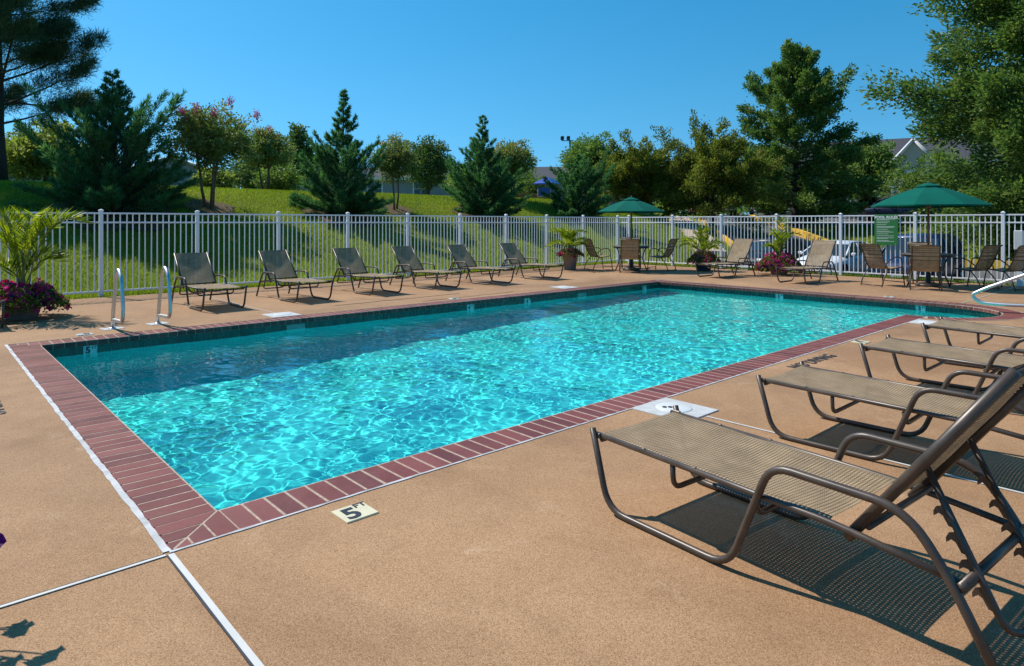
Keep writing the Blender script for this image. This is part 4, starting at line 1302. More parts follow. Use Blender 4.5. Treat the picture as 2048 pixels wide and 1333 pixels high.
def branch_tree(name, label, xy, top_z, prof, nb, elev, curve, sub, per, LW, mat, bark, seed, h0=.05, tr=.10, sub_len=.38, jit=.05, group=None, az_bias=None, wob=.25, needle=False, base_z=None, sub_ang=.75, bare=.12, t_pow=1.0, el_sd=.13, sp_sd=.22, taper=0.0):
    """trunk with branches; prof(t) gives the crown radius at height fraction t"""
    r = np.random.default_rng(seed)
    bz = (ztf(*xy) - .06) if base_z is None else base_z
    H_ = top_z - bz
    T = tree_root(name, label, (xy[0], xy[1], bz), group)
    # trunk with a slight sway
    ts = np.linspace(0, 1, 12); sw_ = r.normal(0, .012 * H_, (12, 2)).cumsum(0) * .35; sw_[0] = 0
    tp = [(sw_[i, 0] * .5, sw_[i, 1] * .5, H_ * ts[i] * .97) for i in range(12)]
    MB().tube(tp, [tr * (1 - .93 * t_) * (1.35 if i == 0 else 1) for i, t_ in enumerate(ts)], 9).build('trunk', bark, T)
    tpa = np.array(tp)
    def trunk_at(t_): return np.stack([np.interp(t_, ts, tpa[:, k]) for k in range(3)], 1)
    t = h0 + (1 - h0) * ((np.arange(nb) + r.random(nb)) / nb) ** t_pow
    az = np.arange(nb) * 2.39996 + r.normal(0, .3, nb)
    R_ = np.array([prof(x) for x in t]) * np.clip(r.normal(1, wob, nb), .45, 1.30)
    if az_bias is not None: R_ *= np.array([az_bias(a_) for a_ in az])
    el = np.array([elev(x) for x in t]) + r.normal(0, el_sd, nb)
    L = R_ / np.maximum(np.cos(el), .62)
    o = trunk_at(t)
    dh = np.stack([np.cos(az), np.sin(az), np.zeros(nb)], 1)
    def at(i, s):
        return o[i] + dh[i] * (L[i] * s * np.cos(el[i]))[:, None] + np.stack([0 * s, 0 * s, L[i] * (s * np.sin(el[i]) + curve * s * s)], 1)
    br = MB()
    big = np.argsort(-L)[:int(nb * .7)]
    for i in big:
        s_ = np.array([0, .3, .6, .92]); pp = at(np.full(4, i), s_)
        r0 = max(.008, tr * .30 * (1 - .8 * t[i]) * min(1.2, L[i] / (H_ * .3)))
        br.tube([tuple(p) for p in pp], [r0, r0 * .7, r0 * .45, r0 * .15], 5, caps=False)
    br.build('limbs', bark, T)
    # side sprays along every branch
    n1 = nb * sub
    bi = np.repeat(np.arange(nb), sub)
    s1 = bare + (1 - bare) * np.sqrt((np.tile(np.arange(sub), nb) + r.random(n1)) / sub)
    p1 = at(bi, s1)
    tang = unit(at(bi, np.minimum(s1 + .05, 1.05)) - p1)
    side = unit(np.cross(tang, np.array([0, 0, 1.0]))) * np.where(r.random(n1) < .5, 1, -1)[:, None]
    upv = np.cross(side, tang); upv *= np.sign(upv[:, 2:3] + 1e-6)
    ang = sub_ang * (.4 + .8 * r.random(n1)) * (1 - .75 * (s1 > .93))
    d1 = unit(tang * np.cos(ang)[:, None] + side * np.sin(ang)[:, None] + upv * r.normal(.12, sp_sd, n1)[:, None])
    l1 = sub_len * L[bi] * (1.15 - .75 * s1) * (.6 + .7 * r.random(n1)); l1 = np.maximum(l1, (.06 - .045 * min(1, taper)) * np.max(L))
    n2 = n1 * per
    ii = np.repeat(np.arange(n1), per)
    u = r.random(n2) ** .8
    slim = 1 - taper * t[bi][ii]            # finer sprays towards the tip
    P = p1[ii] + d1[ii] * (l1[ii] * u)[:, None] + r.normal(0, jit, (n2, 3)) * ((.35 + .65 * (1 - u)) * slim)[:, None]
    D = unit(d1[ii] * (1.1 if not needle else .7) + r.normal(0, .42 if not needle else .6, (n2, 3)) + np.array([0, 0, .10]))
    Ls = LW[0] * (.55 + .9 * r.random(n2)) * slim; Ws = LW[1] * (.7 + .6 * r.random(n2))
    if taper > .3:                           # thinner foliage towards the tip
        kp = r.random(n2) < 1.05 - .92 * t[bi][ii]
        P, D, Ls, Ws, ii, u = P[kp], D[kp], Ls[kp], Ws[kp], ii[kp], u[kp]; n2 = len(P)
    v, f = leaf_quads(P, D, Ls, Ws, r)
    cl = r.random(n1)[ii]
    tint = np.clip(.45 * cl + .45 * r.random(n2) + .16 * (u - .5) + r.normal(0, .05, n2), 0, 1)
    link_mesh('crown', np_mesh('crown', v, 4, f, tint), mat, T)
    return T

def lobe_tree(name, label, xy, top_z, lobes, nclump, per, LW, mat, bark, seed, trunks=1, tr=.08, group=None, clump_r=.28, trunk_h=.35, flowers=0, base_z=None, twig=70, tip=None):
    """trunk(s) and clumps of leaves filling a set of ellipsoid lobes (x, y, z, rx, ry, rz as fractions of the height)"""
    r = np.random.default_rng(seed); pr = random.Random(seed)
    bz = (ztf(*xy) - .06) if base_z is None else base_z
    H_ = top_z - bz
    T = tree_root(name, label, (xy[0], xy[1], bz), group)
    lb = np.array(lobes) * H_
    vol = (lb[:, 3] * lb[:, 4] * lb[:, 5]) ** .8; pick = r.choice(len(lb), nclump, p=vol / vol.sum())
    d = unit(r.normal(size=(nclump, 3))); rad = r.random(nclump) ** .42
    C = lb[pick, :3] + d * rad[:, None] * lb[pick, 3:6] * (1 + .16 * r.normal(size=(nclump, 1)))
    cr = clump_r * (.55 + .9 * r.random(nclump))
    # stems
    forks = []
    for k in range(trunks):
        a = 2 * PI * k / max(trunks, 1) + .6; sp = .0 if trunks == 1 else .10 * H_
        b0 = Vector((math.cos(a), math.sin(a), 0)) * (.0 if trunks == 1 else .035 * H_)
        p1 = b0 + Vector((math.cos(a) * sp * .5, math.sin(a) * sp * .5, trunk_h * H_))
        p2 = Vector((math.cos(a) * sp * 1.4, math.sin(a) * sp * 1.4, .62 * H_))
        q = MB().tube([b0, b0.lerp(p1, .5) + Vector((pr.uniform(-.02, .02), pr.uniform(-.02, .02), 0)) * H_ * .5, p1, p2], [tr * 1.25, tr, tr * .8, tr * .35], 8)
        q.build('trunk', bark, T); forks.append((p1, p2))
    br = MB()
    for i in r.choice(nclump, min(twig, nclump), replace=False):
        c = Vector(C[i]); p1, p2 = pr.choice(forks); b = p1.lerp(p2, pr.uniform(0, 1)); mid = b.lerp(c, .5) + Vector((0, 0, .03 * H_))
        br.tube([b, mid, c], [tr * .32, tr * .2, tr * .06], 5, caps=False)
    br.build('limbs', bark, T)
    n2 = nclump * per; ii = np.repeat(np.arange(nclump), per)
    off = unit(r.normal(size=(n2, 3))) * (r.random(n2) ** .5 * cr[ii])[:, None] * np.array([1, 1, .75])
    P = C[ii] + off
    D = unit(off + r.normal(0, .10, (n2, 3)) + np.array([0, 0, -.02]) + .6 * cr.mean() * unit(C[ii] - lb[pick[ii], :3]))
    D = unit(D + r.normal(0, .5, (n2, 3)))
    v, f = leaf_quads(P, D, LW[0] * (.6 + .8 * r.random(n2)), LW[1] * (.7 + .6 * r.random(n2)), r)
    tint = np.clip(.40 * r.random(nclump)[ii] + .5 * r.random(n2), 0, 1)
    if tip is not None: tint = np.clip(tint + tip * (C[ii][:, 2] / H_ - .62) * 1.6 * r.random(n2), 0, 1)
    link_mesh('crown', np_mesh('crown', v, 4, f, tint), mat, T)
    if flowers:
        cand = np.argsort(-(C[:, 2] + .6 * np.linalg.norm(C[:, :2], axis=1) + r.normal(0, .35, nclump) * H_ * .2))[:flowers * 3]
        for i in r.choice(cand, flowers, replace=False):
            n3 = 130; o_ = r.normal(0, 1, (n3, 3)) * np.array([.055, .055, .085]) * (H_ / 3.4)
            base = C[i] + unit(C[i] - lb[pick[i], :3]) * cr[i] * .9
            v, f = leaf_quads(base + o_, unit(r.normal(size=(n3, 3))), .045, .04, r)
            link_mesh('blossom', np_mesh('blossom', v, 4, f, r.random(n3)), LF['pink'], T)
    return T

GJ = 'junipers planted along the bank behind the fence'
def jprof(w, sp=.50):
    """long ascending skirt branches from the lower trunk, a slim spire above"""
    def f(t):
        if t < .22: return w * (1.0 - .12 * t / .22)
        if t < sp: return w * (.88 - .46 * (t - .22) / (sp - .22))
        return w * (.42 * (1 - (t - sp) / (1 - sp)) ** 1.1 + .012)
    return f
def jel(t): return .12 + 4.2 * t if t < .14 else (.66 if t < .45 else .66 - .45 * (t - .45))
JK = dict(h0=.0, jit=.035, group=GJ, sub_len=.20, sub_ang=.60, bare=.05, t_pow=2.2, taper=.40, el_sd=.16)
branch_tree('juniper_tree', 'broad dark juniper with ragged spire, largest of the junipers, behind the left fence', (3.15, 18.0), 5.75, jprof(1.72, .46), 150, jel, .14, 26, 30, (.15, .020), LF['juniper'], M['bark_dark'], 41, tr=.11, wob=.30, **JK)
branch_tree('juniper_tree', 'tall slim juniper with a pointed spire between the two crape myrtles', (10.25, 18.0), 6.25, jprof(1.30, .44), 140, jel, .13, 24, 30, (.15, .020), LF['juniper'], M['bark_dark'], 42, tr=.10, wob=.34, **JK)
branch_tree('juniper_tree', 'pointed juniper left of the blue roofed play tower', (16.8, 18.0), 6.05, jprof(1.42, .48), 140, jel, .12, 22, 26, (.16, .024), LF['juniper'], M['bark_dark'], 43, tr=.10, wob=.32, **JK)
branch_tree('juniper_tree', 'smallest bushy juniper, right of the blue roofed play tower', (22.8, 18.0), 4.75, jprof(1.45, .55), 110, jel, .10, 20, 24, (.17, .028), LF['juniper'], M['bark_dark'], 44, tr=.08, wob=.22, **JK)
GC = 'crape myrtles on the bank'
LOB = [(0, 0, .62, .36, .36, .25), (.20, .05, .66, .26, .26, .20), (-.22, -.04, .64, .26, .26, .21), (.05, .2, .72, .24, .24, .20), (-.05, -.18, .70, .26, .26, .22), (0, 0, .84, .22, .22, .14)]
lobe_tree('crape_myrtle', 'large crape myrtle with pink blossom and forked trunk, right of the broad juniper', (5.9, 18.5), 5.20, LOB, 300, 55, (.10, .048), LF['crape'], M['bark_tan'], 51, trunks=3, tr=.045, group=GC, clump_r=.26, flowers=7, tip=.5)
lobe_tree('crape_myrtle', 'slender crape myrtle with a thin bare trunk, right of the tall slim juniper', (12.8, 18.55), 4.85, [(x * .72, y * .72, z, rx * .74, ry * .74, rz) for x, y, z, rx, ry, rz in LOB], 180, 50, (.10, .05), LF['crape'], M['bark_tan'], 52, trunks=2, tr=.035, group=GC, clump_r=.24, trunk_h=.4, flowers=0, tip=.6)
lobe_tree('crape_myrtle', 'reddish crape myrtle half hidden behind the juniper by the play tower', (21.1, 21.0), 5.55, LOB, 220, 45, (.13, .065), LF['crape'], M['bark_tan'], 53, trunks=3, tr=.05, group=GC, clump_r=.32, flowers=3, tip=.6)
lobe_tree('crape_myrtle', 'darker crape myrtle with few pink blossoms just beyond the hill crest', (10.7, 26.0), 5.75, LOB, 220, 45, (.12, .06), LF['crape'], M['bark_tan'], 54, trunks=3, tr=.05, group=GC, clump_r=.30, flowers=3, tip=.4)

# pine at the left edge
def pine_prof(t):
    return 3.9 * (1 - t) ** .75 + .3 if t > .25 else 2.8
branch_tree('pine_tree', 'tall dark pine with a straight trunk at the left edge', (1.15, 25.6), 14.5, pine_prof, 84, lambda t: .05 + .55 * t, .12, 24, 170, (.22, .017), LF['pine'], M['bark_dark'], 61, h0=.18, tr=.24, sub_len=.30, jit=.20, needle=True, wob=.25, bare=.18)
RND = [(0, 0, .58, .34, .34, .36), (.15, .1, .50, .26, .26, .28), (-.15, -.1, .52, .26, .26, .28), (0, 0, .80, .22, .22, .18), (.08, -.16, .66, .22, .22, .22), (-.1, .14, .68, .22, .22, .22)]
LOW = [(0, 0, .50, .60, .60, .34), (.35, .2, .44, .36, .36, .28), (-.35, -.2, .44, .36, .36, .28), (.2, -.35, .46, .36, .36, .28), (-.2, .35, .5, .36, .36, .28), (0, 0, .80, .36, .36, .17)]
GB = 'trees beyond the hill crest'
def blob(nm, label, x, y, tz, lob, n_, per, LW, mt, seed, cr, tr=.12, bark='bark_grey', group=GB, **k):
    return lobe_tree(nm, label, (x, y), tz, lob, n_, per, LW, LF[mt], M[bark], seed, tr=tr, group=group, clump_r=cr, **k)
blob('dogwood_tree', 'bright yellow green dogwood behind the broad juniper', 3.0, 29.3, 5.55, LOW, 260, 55, (.16, .08), 'dogwood', 71, .38, trunk_h=.25)
blob('dogwood_tree', 'small pale green bush under the large crape myrtle', 9.6, 29.5, 4.1, LOW, 120, 40, (.15, .08), 'dogwood', 72, .32, trunk_h=.2)
blob('magnolia_tree', 'dark magnolia with open crown rising behind the tall slim juniper', 18.5, 39.7, 8.2, [(0, 0, .62, .13, .13, .36), (.13, 0, .45, .13, .13, .16), (-.13, 0, .48, .14, .14, .16), (0, 0, .86, .08, .08, .13), (.10, -.10, .62, .10, .10, .12), (-.12, .1, .66, .10, .10, .1)], 130, 34, (.26, .13), 'dark', 73, .36, trunk_h=.3)
blob('round_tree', 'dark rounded tree right of the slender crape myrtle', 23.3, 31.3, 6.85, RND, 260, 48, (.17, .09), 'dark', 74, .42)
blob('round_tree', 'dark tree filling the gap behind the darker crape myrtle', 13.6, 33.5, 5.6, LOW, 200, 42, (.18, .09), 'dark', 75, .45)
blob('shrub', 'low grey green shrub at the hill crest left of the tall slim juniper', 12.2, 28.0, 4.25, LOW, 140, 42, (.13, .06), 'mid', 76, .30, trunk_h=.15, tr=.05)
blob('round_tree', 'small tree behind the blue roofed play tower', 38.0, 37.5, 6.0, LOW, 180, 42, (.2, .1), 'mid', 77, .5)
blob('round_tree', 'tree left of the play tower, above the brown board fence', 31.5, 36.0, 6.6, LOW, 220, 42, (.2, .1), 'mid', 78, .5)
blob('round_tree', 'full green tree with floodlights showing at its left edge', 34.0, 26.9, 7.6, RND, 420, 55, (.17, .09), 'mid', 79, .50)
GO = 'olive green crab apple trees beside the ramp'
def crab(label, xy, tz, w, seed, nb):
    branch_tree('crab_apple_tree', label, xy, tz, lambda t: w * (math.sin(PI * min(1, .22 + .78 * t) ** .9) ** .55 + .05), nb, lambda t: .05 + .42 * t, .04, 18, 34, (.15, .072), LF['olive'], M['bark_dark'], seed, h0=.24, tr=.13, sub_len=.30, jit=.20, group=GO, wob=.26, bare=.15, el_sd=.30, sp_sd=.45, taper=.1)
crab('olive green crab apple above the corner umbrella', (31.3, 21.0), 5.1, 2.3, 80, 95)
crab('broad olive green crab apple left of the tall oak', (33.6, 17.1), 5.4, 2.85, 81, 120)
GK = 'large oaks on the right'
def oak_prof(w):
    def f(t):
        if t < .30: return w * (.80 + .20 * t / .30)
        return w * (1.0 * (1 - (t - .30) / .70) ** .8 + .06)
    return f
branch_tree('oak_tree', 'tall pin oak with layered branches and dark trunk, right of the crab apples', (44.5, 17.1), 13.0, oak_prof(4.0), 125, lambda t: -.18 + .95 * t, .03, 22, 42, (.22, .10), LF['oak'], M['bark_dark'], 91, h0=.09, tr=.30, sub_len=.27, jit=.26, group=GK, wob=.28, bare=.12, el_sd=.22, sp_sd=.35, taper=.2)
branch_tree('oak_tree', 'largest oak, its crown cut by the top and right edges of the picture', (43.4, 1.9), 19.0, lambda t: 6.4 * (1 - max(0, t - .35) / .65) ** .6 + .3, 165, lambda t: -.30 + 1.0 * t, .0, 34, 62, (.24, .11), LF['oak'], M['bark_dark'], 92, h0=.04, tr=.38, sub_len=.34, jit=.46, group=GK, wob=.24, bare=.08, el_sd=.34, sp_sd=.5)
blob('round_tree', 'leafy tree in front of the apartment building, right of the tall oak', 58.0, 17.4, 8.6, RND, 340, 50, (.24, .13), 'mid', 93, .6, group='trees by the upper road')
blob('round_tree', 'dark tree behind the tall oak, left of the round street lamp', 58.5, 25.5, 7.6, LOW, 300, 46, (.26, .14), 'dark', 94, .65, group='trees by the upper road')
blob('round_tree', 'leafy tree left of the largest oak, covering the roof right of the arched gable', 54.6, 10.4, 7.0, LOW, 320, 50, (.22, .11), 'mid', 97, .55, group='trees by the upper road')
blob('round_tree', 'tree behind the pickup truck', 62.0, 36.0, 8.5, LOW, 300, 46, (.28, .14), 'mid', 95, .7, group='trees by the upper road')
blob('round_tree', 'tree farthest right beyond the largest oak', 62.0, 2.0, 9.5, LOW, 300, 46, (.28, .15), 'dark', 96, .8, group='trees by the upper road')
# a far wood that closes the view behind the houses
def far_wood():
    r = np.random.default_rng(3); n_ = 900
    ang = np.radians(r.uniform(-12, 96, n_)); dist = r.uniform(115, 150, n_)
    C = np.stack([-1 + dist * np.cos(ang), -3 + dist * np.sin(ang), r.uniform(0, 1, n_) ** .8 * 5.5 + 1.5], 1)
    per = 40; ii = np.repeat(np.arange(n_), per)
    P = C[ii] + r.normal(0, 1, (n_ * per, 3)) * np.array([2.2, 2.2, 1.1])
    v, f = leaf_quads(P, unit(r.normal(size=(n_ * per, 3))), 1.0, .6, r)
    tag(link_mesh('far_wood', np_mesh('far_wood', v, 4, f, r.random(len(f))), LF['mid']), 'far off belt of trees behind the houses', 'wood', kind='stuff')
far_wood()

# mulch rings under the planted trees
M['mulch'] = flat_mat('bark_mulch', (.10, .055, .03), .95, var=.4, nscale=25, bump=.6)
for (mx_, my_, mr_) in ((3.15, 18.0, 1.5), (10.25, 18.0, 1.3), (16.8, 18.0, 1.3), (22.8, 18.0, 1.1), (5.9, 18.5, .75), (12.8, 18.55, .65)):
    drape('mulch_bed', np.arange(mx_ - mr_ - .2, mx_ + mr_ + .2, .09), np.arange(my_ - mr_ - .2, my_ + mr_ + .2, .09), lambda a, b: (a - mx_) ** 2 + (b - my_) ** 2 < (mr_ * (1 + .08 * np.sin(5 * np.arctan2(b - my_, a - mx_)))) ** 2, M['mulch'], .012, lambda a, b: zt(a, b))
# ================================================================== vehicles
M['car_glass'] = flat_mat('car_glass', (.02, .03, .035), .06, var=.05, spec=.8)
M['tyre'] = flat_mat('tyre', (.015, .015, .015), .85)
M['rim'] = flat_mat('alloy_rim', (.45, .45, .46), .3, .8)
M['trim'] = flat_mat('black_trim', (.02, .02, .021), .5)
M['lamp_glass'] = flat_mat('headlamp_glass', (.75, .76, .78), .1)
M['tail_glass'] = flat_mat('tail_lamp_glass', (.35, .01, .01), .15)
M['plate'] = flat_mat('number_plate', (.6, .6, .62), .5)
def paint(name, c, metal=.3): return flat_mat(name, c, .38, metal, var=.04, nscale=2, coat=.25)
PAINT = dict(white=paint('white_paint', (.74, .75, .76), 0), black=paint('black_paint', (.012, .013, .016)), blue=paint('dark_blue_paint', (.010, .03, .085)), silver=paint('silver_paint', (.36, .37, .38), .5), red=paint('red_paint', (.18, .008, .012)), navy=paint('navy_paint', (.012, .022, .06)), grey=paint('grey_paint', (.10, .105, .11), .4))
wheel_cache = {}
def car(kind, label, loc, rz, col, group):
    """nose towards +x"""
    L, Wd, Hh = dict(sedan=(4.5, 1.78, 1.43), suv=(4.7, 1.88, 1.76), pickup=(5.4, 1.95, 1.80))[kind]
    T = thing(kind if kind != 'suv' else 'sport_utility_vehicle', label, 'car', loc, rz, group); pm = PAINT[col]; h = Wd / 2
    belt = dict(sedan=.92, suv=1.08, pickup=1.08)[kind]; wr_ = dict(sedan=.32, suv=.37, pickup=.40)[kind]
    # body stations: x, half width, bottom, shoulder height, top height
    if kind == 'sedan':
        stn = [(-2.25, .60, .42, .66, .72), (-2.20, .78, .30, .80, .90), (-1.95, .86, .22, .90, 1.0), (-1.2, .89, .20, .92, 1.02), (0, .89, .20, .90, 1.0), (.9, .89, .20, .86, .98), (1.35, .87, .20, .80, .90), (1.95, .82, .22, .72, .80), (2.18, .72, .28, .62, .68), (2.25, .55, .36, .52, .56)]
        gh = [(-1.62, .98), (-1.05, 1.37), (-.5, 1.43), (.15, 1.42), (.45, 1.34), (1.12, .96)]
    elif kind == 'suv':
        stn = [(-2.35, .72, .45, .95, 1.04), (-2.30, .86, .36, 1.05, 1.12), (-1.9, .93, .30, 1.08, 1.16), (0, .94, .28, 1.06, 1.14), (.95, .94, .28, 1.04, 1.12), (1.35, .92, .28, .98, 1.06), (2.05, .86, .32, .90, .98), (2.28, .76, .38, .78, .84), (2.35, .60, .45, .68, .72)]
        gh = [(-2.22, 1.14), (-1.95, 1.68), (-1.2, 1.76), (.1, 1.75), (.45, 1.66), (1.12, 1.08)]
    else:
        stn = [(-2.70, .86, .50, 1.02, 1.06), (-2.65, .95, .42, 1.05, 1.08), (-1.0, .97, .36, 1.06, 1.08), (0, .97, .34, 1.06, 1.14), (1.1, .97, .34, 1.06, 1.16), (1.5, .95, .34, 1.02, 1.12), (2.4, .90, .38, .96, 1.04), (2.64, .80, .42, .82, .90), (2.70, .64, .48, .70, .76)]
        gh = [(-.85, 1.12), (-.75, 1.70), (-.3, 1.80), (.6, 1.79), (.9, 1.70), (1.45, 1.12)]
    rings = []
    for (x, w, zb, zs, zt_) in stn:
        rings.append([(x, -w * .86, zb), (x, -w * .98, zb + .10), (x, -w, (zb + zs) / 2), (x, -w * .985, zs - .06), (x, -w * .93, zs), (x, -w * .70, zt_ - .02), (x, 0, zt_), (x, w * .70, zt_ - .02), (x, w * .93, zs), (x, w * .985, zs - .06), (x, w, (zb + zs) / 2), (x, w * .98, zb + .10), (x, w * .86, zb)])
    MB().loft(rings).build('body', pm, T)
    if kind == 'pickup':
        MB().box((-1.78, 0, 1.085), (1.70, 1.62, .03)).build('bed', M['trim'], T)
    wb = h * .90; wt = h * .70
    def hw(z): f = (z - gh[0][1]) / (Hh - gh[0][1]); return wb + (wt - wb) * max(0, min(1, f))
    zb = belt - .06
    g = []
    for (x, z) in gh:
        g.append([(x, -wb, zb), (x, -hw(z), max(z - .03, zb + .01)), (x, 0, max(z, zb + .02)), (x, hw(z), max(z - .03, zb + .01)), (x, wb, zb)])
    MB().loft(g, smooth=False).build('window_glass', M['car_glass'], T)
    rf = []
    for (x, z) in gh[1:5]:
        rf.append([(x, -hw(z) * 1.01, z - .055), (x, -hw(z) * .96, z + .004), (x, 0, z + .022), (x, hw(z) * .96, z + .004), (x, hw(z) * 1.01, z - .055)])
    MB().loft(rf).build('roof', pm, T)
    for s in (-1, 1):
        for i, k in ((0, 1), (5, 4)):
            (xa, za), (xb, zb_) = gh[i], gh[k]
            MB().tube([(xa, s * (wb + .006), max(za, belt)), (xb, s * hw(zb_) * 1.0, zb_ - .03)], .034, 6, flat=.7).build('pillar', pm, T)
        xm = .05 if kind != 'pickup' else .25
        MB().tube([(xm - .12, s * (wb + .008), belt), (xm - .16, s * hw(Hh) * 1.01, Hh - .06)], .032, 6, flat=.6).build('pillar', pm, T)
        if kind == 'suv': MB().tube([(-1.15, s * (wb + .008), belt), (-1.2, s * hw(Hh) * 1.01, Hh - .06)], .04, 6, flat=.6).build('pillar', pm, T)
        MB().box((gh[5][0] - .25, s * (h + .07), belt + .07), (.10, .16, .12), bevel=.03).build('mirror', pm, T)
        MB().box((.45, s * (h + .004), belt - .13), (.16, .02, .03), bevel=.006).build('door_handle', M['trim'], T)
        MB().box((-.55, s * (h + .004), belt - .13), (.16, .02, .03), bevel=.006).build('door_handle', M['trim'], T)
        fx = stn[-1][0]
        MB().box((fx - .10, s * h * .68, stn[-2][3] + .02), (.16, .34, .13), bevel=.03, rz=-s * .35).build('headlight', M['lamp_glass'], T)
        MB().box((stn[0][0] + .05, s * h * .74, stn[1][3] - .06), (.12, .26, .16), bevel=.03, rz=s * .25).build('tail_light', M['tail_glass'], T)
        for wx in (L * .315, -L * .30):
            MB().lathe([(.001, 0), (wr_ * 1.13, .0), (wr_ * 1.13, .01)], n=22, caps=False).build('wheel_arch', M['trim'], T, (wx, s * (h * .985), wr_ + .02), (PI / 2 * (-s), 0, 0))
            key = (kind,)
            if key not in wheel_cache:
                wheel_cache[key] = (MB().lathe([(wr_ * .62, -.09), (wr_ * .94, -.10), (wr_, -.07), (wr_, .07), (wr_ * .94, .10), (wr_ * .62, .09)], n=24, caps=False).mesh('tyre'), MB().lathe([(.001, .05), (wr_ * .18, .07), (wr_ * .25, .045), (wr_ * .60, .06), (wr_ * .64, .09)], n=10, smooth=False, caps=False).mesh('rim'))
            w_ = link_mesh('wheel', wheel_cache[key][0], M['tyre'], T, (wx, s * (h - .07), wr_), (-s * PI / 2, 0, 0))
            link_mesh('rim', wheel_cache[key][1], M['rim'], w_)
    MB().box((stn[-1][0] - .02, 0, stn[-1][2] + .10), (.06, h * .9, .14), bevel=.02).build('grille', M['trim'], T)
    MB().box((stn[-1][0] + .005, 0, stn[-1][2] + .02), (.03, .32, .12), bevel=.005).build('plate', M['plate'], T)
    return T
GP = 'cars in the sunken car park behind the fence'
def ground(x, y): return ztf(x, y) + .032
def park(kind, label, x, y, deg, col, group): car(kind, label, (x, y, ground(x, y)), math.radians(deg), col, group)
park('sedan', 'black car left of the white sedan in the sunken car park', 24.9, 9.3, 180, 'black', GP)
park('sedan', 'white sedan parked nose to the fence in the sunken car park', 24.4, 6.55, 178, 'white', GP)
park('suv', 'dark blue sport utility vehicle right of the white sedan, behind the green sign', 24.2, 3.8, 181, 'blue', GP)
GU = 'cars along the upper road'
park('pickup', 'silver pickup truck on the upper lot behind the crab apples', 53.6, 27.9, 215, 'silver', GU)
park('sedan', 'dark red car left of the silver pickup truck', 57.2, 32.6, 215, 'red', GU)
park('sedan', 'dark car right of the silver pickup truck, below the tall oak', 57.0, 25.3, 180, 'navy', GU)
park('sedan', 'grey car below the tall oak on the upper road', 58.6, 22.2, 180, 'grey', GU)
park('sedan', 'black car on the upper road left of the green sign', 54.5, 18.6, 100, 'black', GU)
park('suv', 'dark red sport utility vehicle above the green sign on the upper road', 58.6, 17.0, 175, 'red', GU)
park('suv', 'navy sport utility vehicle above the green sign on the upper road', 53.0, 13.9, 95, 'navy', GU)
park('sedan', 'silver car on the upper road below the right umbrella', 53.8, 9.0, 95, 'silver', GU)
park('sedan', 'white car on the upper road left of the farthest right fence post', 56.0, 7.6, 120, 'white', GU)
park('suv', 'grey sport utility vehicle on the upper road at the right edge', 52.6, 5.6, 100, 'grey', GU)

